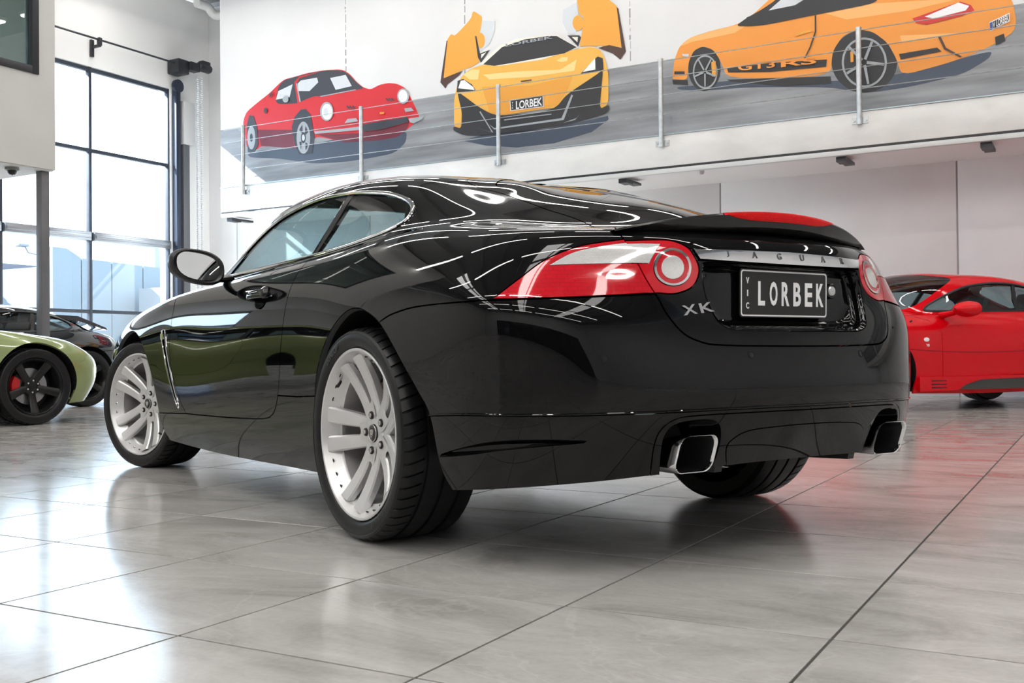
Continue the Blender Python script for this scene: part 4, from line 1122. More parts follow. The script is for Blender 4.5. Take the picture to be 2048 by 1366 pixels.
# exhaust tips with dark surrounds
for sgn in (1, -1):
    c = Vector((-1.02, .413 * sgn, .323))
    mb = MB(); N_ = 32; secs = [(-.135, .82, -.03), (-.10, .9, -.02), (-.03, 1.0, 0), (0.0, 1.0, 0), (.006, .985, 0), (.004, .94, 0), (-.004, .90, 0), (-.07, .80, 0), (-.10, .62, 0)]
    out = rrect(.140, .104, .030, 7); n_ = len(out)
    vs = []
    for d, k, dz in secs:
        for a, b in out:
            vs.append((c.x - d - b * k * .34, c.y + a * k, c.z + b * k + dz * .3))
    mb.add(vs, [(i * n_ + k, i * n_ + (k + 1) % n_, (i + 1) * n_ + (k + 1) % n_, (i + 1) * n_ + k) for i in range(len(secs) - 1) for k in range(n_)], 0, True)
    for i in range((len(secs) - 3) * n_, (len(secs) - 1) * n_): mb.m[i] = 1  # inner rings use a darker steel
    b0 = len(mb.v) - n_; mb.f.append(tuple(b0 + k for k in range(n_))); mb.m.append(2); mb.sm.append(False)
    ex = mb.build('exhaust_tip', [M_chrome, mat('dark_steel', (.05, .05, .052), .35, .8), M_dark], car, fix=True, sharp=40)
    # tunnel behind the cut-out
    Pe, ne = on_surface(S, exh, 0.)
    ring = [[(p[0], p[1] * sgn, p[2]) for p in Pe], [(p[0] + .02, (.413 + (p[1] - .413) * .96) * sgn, .30 + (p[2] - .30) * .95) for p in Pe], [(-.80, (.413 + (p[1] - .413) * .9) * sgn, .30 + (p[2] - .30) * .85) for p in Pe]]
    mb = MB(); n_ = len(Pe); mb.add([q for r in ring for q in r], [(i * n_ + k, i * n_ + k + 1, (i + 1) * n_ + k + 1, (i + 1) * n_ + k) for i in range(2) for k in range(n_ - 1)] + [tuple(2 * n_ + k for k in range(n_))], 0, True)
    mb.build('exhaust_surround', M_black, car, fix=False)
    # dark strake beside the tip, under the valance
    mb = MB(); mb.prism([(-.985, .30), (-.975, .262), (-.80, .255), (-.78, .32), (-.97, .38)], .300 * sgn, .272 * sgn, axis=1); mb.build('diffuser_strake', M_satin, car)
# bumper side scoop
for mir in (1, -1):
    P0, n0 = on_surface(S, slot, 0.); P1, _ = on_surface(S, [(10.8 + (p[0] - 10.8) * .9, .535 + (p[1] - .535) * .5) for p in slot], -.011)
    mb = MB(); n_ = len(P0); fl_ = np.array([1, mir, 1.])
    mb.add([tuple(p) for p in P0 * fl_] + [tuple(p) for p in P1 * fl_], [(k, (k + 1) % n_, n_ + (k + 1) % n_, n_ + k) for k in range(n_)] + [tuple(n_ + k for k in range(n_))], 0, True)
    mb.build('bumper_scoop', M_paint, car, fix=False)
# added bead on the bumper crease, shaped to catch a thin highlight
Pb, nb_ = on_surface(S, [p for p in crease[1:]], .0012); Pb = [tuple(p) for p in Pb]
Pb = Pb + [(p[0], -p[1], p[2]) for p in Pb[::-1][1:]]
MB().tube([(p[0], p[1], p[2] + .003) for p in Pb], .0032, 8).build('crease_highlight_bead', M_paint, car)
# parking sensors
for (u_, v_) in ((11.789, 2.26), (13.285, 2.322)):
    for mir in (1, -1):
        o, du, dv, n = S.frame(u_, v_, mir < 0)
        if n.x > 0: n = -n
        mb = MB(); mb.lathe([(0, .0012), (.0085, .001), (.0095, -.001)], 18); mb.lathe([(.0098, .0012), (.0118, .0012), (.0122, -.002)], 18)
        mb.xf(Matrix.Translation(o) @ Vector((0, 1, 0)).rotation_difference(n).to_matrix().to_4x4()); mb.build('parking_sensor', M_black, car)

# door handle in its dish, front wing vent, mirror
for mir in (1, -1):
    f_ = Vector((1, mir, 1))
    def FR(u_, v_):
        o, du, dv, n = S.frame(u_, v_)
        if n.y < 0: n = -n
        return o, -du, dv, n
    o, fw, up, n = FR(7.14, 3.86)
    fw = Vector((1, 0, 0)); fw = (fw - n * fw.dot(n)).normalized(); up = n.cross(fw) * (1 if n.cross(fw).z > 0 else -1)
    mb = MB(); pts = []
    N_ = 24
    rings = []
    for (k, d) in ((1., .0006), (.85, -.002), (.6, -.010), (.3, -.015)):
        rings.append([o + fw * (.068 * k * cos(a)) + up * (.048 * k * sin(a)) + n * max(d, -.0) + n * .0008 for a in np.linspace(0, 2 * pi, N_, endpoint=False)])
    mb.add([q * f_ if False else Vector((q.x, q.y * mir, q.z)) for r in rings for q in r], [(i * N_ + k, i * N_ + (k + 1) % N_, (i + 1) * N_ + (k + 1) % N_, (i + 1) * N_ + k) for i in range(3) for k in range(N_)], 0, True)
    b0 = len(mb.v) - N_; mb.f.append(tuple(b0 + k for k in range(N_))); mb.m.append(0); mb.sm.append(True)
    dsh = mb.build('handle_dish', M_black, car, fix=False)
    mb = MB(); ln = [(-.10, .004), (-.098, .020), (-.08, .028), (-.02, .031), (.05, .030), (.095, .022), (.112, .006)]
    pts = [o + fw * a + n * b + up * .004 for a, b in spline(ln, 4)]
    pts = [Vector((q.x, q.y * mir, q.z)) for q in pts]; nn = Vector((n.x, n.y * mir, n.z))
    rr = [.006 + .012 * min(1, i / 4, (len(pts) - 1 - i) / 4) for i in range(len(pts))]
    mb.tube(pts, rr, 12, flat=(nn, .55)).build('door_handle', M_black, car)
    # vent blade
    Pv, nv = on_surface(S, [(4.955, 3.34), (4.985, 3.0), (5.03, 2.766), (5.10, 2.35), (5.17, 1.95), (5.24, 1.62), (5.30, 1.37)], .004, mir < 0)
    w_ = [.010, .007, .006, .006, .006, .005, .003]
    MB().tube([tuple(p - np.array([-.014, 0, 0])) for p in Pv], w_, 8, flat=([tuple(q) for q in nv], .45)).build('vent_blade', M_chrome, car)
    Pv2, nv2 = on_surface(S, vent, -.006, mir < 0); mb = MB(); mb.add([tuple(p) for p in Pv2], [tuple(range(len(Pv2)))]); mb.build('vent_slot', M_dark, car, fix=False)
    Pv3, nv3 = on_surface(S, vent, .001, mir < 0); MB().tube([tuple(p) for p in Pv3], .0028, 6, closed=True).build('vent_surround', M_chrome, car)
    ob, _, _, nb = FR(4.975, 3.16); mb = MB(); nb = Vector((nb.x, nb.y * mir, nb.z)); ob = Vector((ob.x, ob.y * mir, ob.z))
    mb.obox(ob + nb * .008, (.022, .013, .003), (Vector((1, 0, 0)), Vector((0, 0, 1)), nb)); vb = mb.build('vent_badge', M_chrome, car)
    # exterior mirror
    C = Vector((1.47, .985, .985))
    mb = MB(); N_ = 28
    prof = [(.055, .12, .3), (.045, .45, .55), (.02, .80, .85), (-.02, .98, .99), (-.055, 1.0, 1.0), (-.075, .97, .97), (-.080, .90, .88)]
    vs = []
    for dx, ky, kz in prof:
        for k in range(N_):
            a = 2 * pi * k / N_; ca, sa = cos(a), sin(a)
            e = 2.5
            yy_ = .118 * np.sign(ca) * abs(ca) ** (2 / e) * ky; zz_ = .078 * np.sign(sa) * abs(sa) ** (2 / e) * kz
            zz_ += .018 * (yy_ / .118); 
            vs.append((C.x + dx, (C.y + yy_) * mir, C.z + zz_ * (1 - .05 * (1 + yy_ / .118))))
    mb.add(vs, [(i * N_ + k, i * N_ + (k + 1) % N_, (i + 1) * N_ + (k + 1) % N_, (i + 1) * N_ + k) for i in range(len(prof) - 1) for k in range(N_)] + [tuple(range(N_))], 0, True)
    mh = mb.build('door_mirror', M_satin, car, sharp=60)
    mb = MB(); gv = []
    for k in range(N_):
        a = 2 * pi * k / N_; ca, sa = cos(a), sin(a)
        yy_ = .093 * np.sign(ca) * abs(ca) ** .8; zz_ = .060 * np.sign(sa) * abs(sa) ** .8 + .014 * (yy_ / .1)
        gv.append((C.x - .070 - .04 * yy_ + .13 * zz_, (C.y + yy_ - .002) * mir, C.z + zz_ + .001))
    mb.add(gv, [tuple(range(N_))]); mb.build('mirror_face', M_mirror, mh, fix=False)
    mb = MB(); mb.add(vs[-N_:] + [(g[0] + .004, g[1], g[2]) for g in gv], [(k, (k + 1) % N_, N_ + (k + 1) % N_, N_ + k) for k in range(N_)], 0, True); mb.build('mirror_bezel', M_satin, mh)
    MB().tube([(C.x + .02, (C.y - .09) * mir, C.z - .055), (C.x + .10, .85 * mir, .945), (C.x + .17, .775 * mir, .955)], [.022, .026, .032], 10, flat=((0, 0, 1), .6)).build('mirror_arm', M_satin, mh)

# cabin: seats, dash, shelf, wheel
mb = MB(); mb.box((-.45, -.62, .45), (.1, .62, .70)).box((1.75, -.66, .60), (2.2, .66, .90), bev=.05).box((.1, -.66, .25), (2.3, .66, .30)).box((.6, -.09, .3), (1.8, .09, .55), bev=.02); mb.build('cabin_trim', M_in, car)
for y in (.34, -.34):
    mb = MB(); b0 = 0
    mb.box((.75, y - .24, .38), (1.3, y + .24, .56), bev=.05)
    k0 = len(mb.v); mb.box((-.06, y - .24, 0), (.08, y + .24, .58), bev=.05); mb.xf(Matrix.Translation((.72, 0, .50)) @ Matrix.Rotation(radians(-20), 4, 'Y'), k0)
    k0 = len(mb.v); mb.box((-.05, y - .13, .0), (.05, y + .13, .20), bev=.04); mb.xf(Matrix.Translation((.50, 0, 1.02)) @ Matrix.Rotation(radians(-14), 4, 'Y'), k0)
    mb.build('seat', M_in, car)
mb = MB(); mb.tube([(1.62 + .05 * sin(a), -.36 + .18 * cos(a), .86 + .17 * sin(a)) for a in np.linspace(0, 2 * pi, 24, endpoint=False)], .014, 8, closed=True).build('steering_wheel', M_in, car)
# ------------------------------------------------------------ the other cars on the floor
M_bgtyre = M_tyre
def bg_wheel(parent, loc, rz, turn, R, rim_mat, n_sp=5, cal=None, W=.24):
    Rr = R * .735
    key = ('bgw', R, rim_mat.name)
    if key not in MATS:
        mb = MB(); mb.lathe([(Rr - .004, -.015), (Rr + .001, -.004), (Rr - .003, .001), (Rr - .012, -.006), (Rr - .03, -.05), (Rr - .035, -.2)], 48)
        rim = mb.mesh('wheel_rim', rim_mat, True, 40)
        sp = MB(); n = 6; v = []
        for i in range(n):
            t = i / (n - 1); r = .045 + (Rr - .012 - .045) * t; d = -.060 + .048 * t ** 1.5; wv = .062 + .02 * t * t
            for q, e in ((-.5, -.035), (-.5, -.010), (-.3, -.001), (.3, -.001), (.5, -.010), (.5, -.035)): v.append((r, d + e, q * wv))
        sp.add(v, [(i * 6 + k, i * 6 + k + 1, (i + 1) * 6 + k + 1, (i + 1) * 6 + k) for i in range(n - 1) for k in range(5)] + [tuple(range(6)), tuple((n - 1) * 6 + k for k in range(6))], 0, False)
        hb = MB(); hb.lathe([(0, -.050), (.028, -.051), (.032, -.058), (.075, -.064), (.082, -.09), (.082, -.15)], 30)
        nt_ = MB(); nt_.lathe([(0, -.048), (.009, -.048), (.0095, -.065)], 6, smooth=False)
        ds = MB(); ds.lathe([(.06, -.11), (.165, -.11), (.165, -.135), (.06, -.135)], 40)
        bk = MB(); bk.lathe([(0, -.16), (Rr - .035, -.16)], 32)
        cl = MB(); cl.lathe([(.11, -.085), (.175, -.085), (.185, -.10), (.185, -.15), (.11, -.15)], 12, 0, a0=radians(-32), a1=radians(32))
        MATS[key] = (rim, sp.mesh('spoke', rim_mat, True, 40), hb.mesh('hub', rim_mat, True, 40), nt_.mesh('wheel_nut', M_nut), ds.mesh('brake_disc', mat('steel_disc', (.35, .35, .36), .35, .8), True, 40), bk.mesh('dust_shield', M_dark), cl.mesh('caliper', mat('red_caliper', (.65, .012, .015), .3), True, 40), tyre_mesh(R, Rr, W, 48))
    rim, sp, hb, nt_, ds, bk, cl, ty = MATS[key]
    w_ = link('wheel', rim, parent); w_.location = loc; w_.rotation_euler = (0, 0, rz)
    def sub(nm, me, ry=0.):
        o = link(nm, me, w_); o.rotation_euler = (0, ry, 0); return o
    sub('tyre', ty)
    for k in range(n_sp): sub('spoke', sp, -(turn + 2 * pi * k / n_sp))
    for k in range(6):
        a = turn + 2 * pi * (k + .5) / 6; o = sub('wheel_nut', nt_); o.location = (.052 * cos(a), 0, .052 * sin(a))
    sub('hub', hb); sub('brake_disc', ds); sub('dust_shield', bk)
    if cal is not None: sub('caliper', cl, cal)
    return w_

def bg_car(name, label, xf, loc, rz, paint, wheel_mat, wheel_R, wb, track, turns, cal, dcut=None, tint=None, lamp_seed=True, trim=M_satin, mold=M_satin):
    rows = [[xf(i, *p) for p in r] for i, r in enumerate(XK_ROWS)]
    Sb = Surf(rows)
    root = empty(name, loc, rz); tag(root, label, 'car')
    def arch(cx0, near, lo, hi):
        a = [Sb.find((cx0 + (wheel_R + .048) * cos(radians(t)), wheel_R + (wheel_R + .048) * sin(radians(t))), (0, 2), near) for t in np.linspace(-6, 186, 34)]
        return [(a[0][0], 0)] + a + [(a[-1][0], 0)]
    f_a, r_a = arch(wb, (3.9, 2.), 0, 0), arch(0., (9., 2.), 0, 0)
    st = [(f_a, False), (r_a, False), (dlo, True), (bp1, False), (bp2, False), (dcut or door, False), (sill1, False), (sill2, False), (bump_top, False), (lid, False), (hatch, False), (rgl, False), (lampo, False), (lampb, False), (wsh, False), (hood, False), (fbump, False), (roofc, False), (fsep, False)]
    sd = [('hole', (3.95, 1.5)), ('hole', (9.1, 1.5)), ('glass_door', (6.5, 6.7)), ('glass_q', (8.2, 6.7)), ('b_pillar', (7.44, 6.6)), ('door', (6.3, 3)), ('sill', (6.5, .6)), ('quarter', (8.6, 4.5)), ('fender', (4.7, 4.2)), ('bumper', (11, 2.2)), ('lid', (13.3, 4.85)), ('rear_glass', (12.8, 7.6)), ('lamp', (11.6, 3.9)), ('windscreen', (1.5, 7)), ('hood', (1.5, 5)), ('front_bumper', (1.2, 2)), ('roof', (6, 9))]
    q = shell(Sb, st, sd, .14, .014)
    gl = tint or M_cglass
    def Q(k, nm, m, **a):
        if k in q: return panel(Sb, q[k], nm, m, root, **a)
        print('MISSING', name, k)
    Q('glass_door', 'side_window', gl, lift=-.004); Q('glass_q', 'quarter_window', gl, lift=-.004); Q('b_pillar', 'pillar_trim', M_satin, gap=0)
    Q('door', 'door', paint, gap=.0025); Q('sill', 'sill_panel', paint, gap=.0025); Q('quarter', 'rear_quarter', paint, gap=.0025); Q('fender', 'front_wing', paint, gap=.0025)
    Q('bumper', 'rear_bumper', paint, centre=True, gap=.0025); Q('lid', 'boot_lid', paint, centre=True, gap=.0025); Q('rear_glass', 'rear_window', gl, centre=True); Q('lamp', 'tail_lamp', M_redp)
    Q('windscreen', 'windscreen', gl, centre=True); Q('hood', 'bonnet', paint, centre=True, gap=.0025); Q('front_bumper', 'front_bumper', paint, centre=True, gap=.0025); Q('roof', 'roof_panel', paint, centre=True, gap=0)
    if None in q: panel(Sb, q[None], 'filler_panel', paint, root, gap=0)
    Pd, nd = on_surface(Sb, dlo, .002)
    for mir in (1, -1):
        f_ = np.array([1, mir, 1.])
        MB().tube([tuple(p) for p in Pd * f_], .012, 6, closed=True, flat=([tuple(z) for z in nd * f_], .5)).build('window_moulding', mold, root)
        for pts, cx0 in ((f_a, wb), (r_a, 0.)):
            P3, _ = on_surface(Sb, pts[1:-1], -.001); n = len(P3)
            ring = [[(p[0], p[1] * mir, p[2]) for p in P3], [(cx0 + (p[0] - cx0) * 1.03, .50 * mir, wheel_R + (p[2] - wheel_R) * 1.03) for p in P3]]
            mb = MB(); mb.add(ring[0] + ring[1] + [(cx0, .50 * mir, wheel_R)], [(k, k + 1, n + k + 1, n + k) for k in range(n - 1)] + [(n + k, n + k + 1, 2 * n) for k in range(n - 1)], 0, True)
            mb.build('arch_liner', M_dark, root, fix=False)
        for cx0, tn in ((0., turns[0]), (wb, turns[1])):
            bg_wheel(root, (cx0, track * mir, wheel_R), 0 if mir > 0 else pi, tn, wheel_R, wheel_mat, cal=cal)
    MB().box((.45, -.78, .19), (wb - .45, .78, .23)).build('floor_pan', M_dark, root)
    for x0, x1, z0 in ((-.7, .45, .30), (wb - .45, wb + .6, .24)): MB().box((x0, -.5, z0), (x1, .5, z0 + .06)).build('underbody', M_dark, root)
    mb = MB()
    mb.box((.1, -.64, .3), (wb - .6, .64, .36)).box((1.7, -.64, .62), (2.15, .64, .86), bev=.05)
    mb.build('cabin_trim', M_in, root)
    for y in (.35, -.35):
        mb = MB(); mb.box((.7, y - .24, .36), (1.25, y + .24, .54), bev=.05)
        k0 = len(mb.v); mb.box((-.06, y - .24, 0), (.08, y + .24, .56), bev=.05); mb.xf(Matrix.Translation((.68, 0, .5)) @ Matrix.Rotation(radians(-20), 4, 'Y'), k0)
        k0 = len(mb.v); mb.box((-.05, y - .13, 0), (.05, y + .13, .19), bev=.04); mb.xf(Matrix.Translation((.47, 0, 1.0)) @ Matrix.Rotation(radians(-14), 4, 'Y'), k0)
        mb.build('seat', M_in, root)
    return root, Sb

def side_mirror(root, C, m, rx=.13, rz_=.072):
    for mir in (1, -1):
        mb = MB(); N_ = 20; prof = [(.13, .05, .1), (.10, .45, .45), (.05, .82, .8), (0, 1, 1), (-.05, 1, 1), (-.065, .9, .88), (-.06, .05, .05)]
        vs = [(C[0] + dx, (C[1] + rx * cos(2 * pi * k / N_) * a) * mir, C[2] + rz_ * sin(2 * pi * k / N_) * b + .12 * dx * 0) for dx, a, b in prof for k in range(N_)]
        mb.add(vs, [(i * N_ + k, i * N_ + (k + 1) % N_, (i + 1) * N_ + (k + 1) % N_, (i + 1) * N_ + k) for i in range(len(prof) - 1) for k in range(N_)], 0, True)
        mh = mb.build('door_mirror', m, root, sharp=60)
        mb = MB(); mb.add([(C[0] - .0665, (C[1] + rx * .84 * cos(2 * pi * k / N_)) * mir, C[2] + rz_ * .8 * sin(2 * pi * k / N_)) for k in range(N_)], [tuple(range(N_))]); mb.build('mirror_face', M_mirror, mh, fix=False)
        MB().tube([(C[0] + .03, (C[1] - rx * .7) * mir, C[2] - .03), (C[0] + .10, (C[1] - rx * 1.5) * mir, C[2] - .055)], [.035, .05], 10, flat=((0, 0, 1), .7)).build('mirror_arm', m, mh)

# red coupe by the mural wall
M_redpaint = mat('red_paint', (.70, .002, .008), .06, 0, 1.45, .4)
def xf_red(i, x, y, z):
    if i >= 6: x = x + .36
    if i == 5: x = x + .15
    z = z if z < .92 else .92 + (z - .92) * 1.13
    return x, y * .985 if i < 6 else y * 1.03, z
rdoor = [(5.05, 6.2), (4.96, 5.6), (5.02, 5.0), (5.12, 4.4), (5.17, 3.5), (5.19, 2.5), (5.20, 1.7), (5.21, 1.08), (5.30, 1.15), (5.488, 1.192)] + door[46:]
red, Sr = bg_car('red_coupe', 'bright red two-door coupe with grey lower skirt parked before the mural wall', xf_red, (-.69, 12.97, 0), radians(0), M_redpaint, M_alloy, .335, 2.79, .875, (0., .6), None, dcut=rdoor, mold=M_satin)
_h = Vector((-.94, -.342)); _hx = .8684 * _h.x - .4958 * _h.y; _hy = .4958 * _h.x + .8684 * _h.y
red.rotation_euler = (0, 0, math.atan2(_hy, _hx)); red.location = (.8684 * 5.83 - .4958 * 11.6, .4958 * 5.83 + .8684 * 11.6, 0)
side_mirror(red, (1.93, 1.03, .985), M_redpaint, .155, .078)
for mir in (1, -1):
    # lower skirt: red front corner with louvres, grey blade behind it
    mb = MB(); mb.prism([(2.38, .335), (1.95, .335), (.42, .345), (.42, .325), (1.62, .30), (1.82, .255), (1.92, .20), (2.38, .195)], .905 * mir, .865 * mir, axis=1); mb.build('skirt', M_redpaint, red)
    mb = MB(); mb.prism([(1.85, .255), (1.62, .298), (.42, .323), (.42, .205), (1.75, .205), (1.90, .215)], .895 * mir, .80 * mir, axis=1); mb.build('skirt_blade', mat('graphite_skirt', (.055, .055, .05), .3), red)
    for z in (.295, .262, .229):
        MB().prism([(2.24, z - .007), (2.06, z - .004), (2.06, z + .004), (2.24, z + .007)], .9065 * mir, .90 * mir, axis=1).build('skirt_louvre', M_dark, red)
    P3, n3 = on_surface(Sr, [(4.3, 2.55), (4.8, 2.5), (5.4, 2.46), (6.2, 2.45), (7.2, 2.5), (8.2, 2.6)], .001, mir < 0)
    MB().tube([tuple(p) for p in spline(P3, 4)], .004, 6).build('rub_strip', mat('deep_red_trim', (.30, .004, .010), .2), red)
    def on(u_, v_):
        o, a, b, n = Sr.frame(u_, v_); n = n if n.y > 0 else -n
        return Vector((o.x, o.y * mir, o.z)), Vector((n.x, n.y * mir, n.z))
    o, n = on(4.84, 3.13); rt = Vector((-1, 0, 0)) * mir; up = Vector((0, 0, 1))
    mb = MB(); mb.lathe([(0, .004), (.75, .003), (1, 0)], 20); mb.xf(Matrix.Translation(o) @ Vector((0, 1, 0)).rotation_difference(n).to_matrix().to_4x4() @ Matrix.Diagonal((.036, 1, .021, 1))); mb.build('wing_badge', M_white, red)
    mb = MB(); put_text(mb, '300', o - up * .055 + n * .001, rt, up, .026, .065, .002, 0, .02); mb.build('wing_lettering', M_white, red)
    o, n = on(4.74, 4.35); mb = MB(); mb.obox(o + n * .003, (.014, .008, .004), (Vector((1, 0, -.6)).normalized(), Vector((.6, 0, 1)).normalized(), n)); mb.build('side_repeater', M_dark, red)
    o, n = on(7.05, 3.9); mb = MB(); mb.obox(o + n * .002, (.055, .014, .006), (Vector((1, 0, 0)), up, n)); mb.build('door_handle', M_dark, red)

# olive green car with black wheels
M_green = noisy(mat('olive_green_paint', (.26, .32, .125), .18, .15, 1.5, .5, 1.), 3, .05)
M_wblack = mat('satin_black_alloy', (.012, .012, .013), .28, .4)
def xf_green(i, x, y, z):
    z = z * .945 if z < .95 else .898 + (z - .95) * 1.02
    if i in (4, 5) and x > 2.4: z -= .02
    return x if x < 2.75 else 2.75 + (x - 2.75) * .93, y * (1.0 if i > 1 else 1.02), z
gr, Sg = bg_car('green_coupe', 'olive green sports car with black five-spoke wheels and red calipers beside the steel column', xf_green, (-9.49, 3.30, 0), radians(83.9), M_green, M_wblack, .345, 2.752, .905, (radians(124), radians(124)), 0., mold=M_satin)
side_mirror(gr, (1.62, 1.0, .95), M_green)

# dark sports car by the glazing
M_ink = mat('blue_black_paint', (.004, .005, .008), .03, 0, 1.5, .5, 1.)
def xf_dark(i, x, y, z):
    z = z * .93 if z < .95 else .884 + (z - .95) * .95
    return (x * .96 if x > 0 else x * .72), y, z
dk, Sd = bg_car('dark_sports_car', 'low blue-black sports car with its rear deck flap raised in front of the glazing', xf_dark, (-11.70, 8.45, 0), radians(-90), M_ink, M_wblack, .345, 2.64, .905, (0., .3), None, mold=M_satin)
side_mirror(dk, (1.5, 1.0, .93), M_ink)
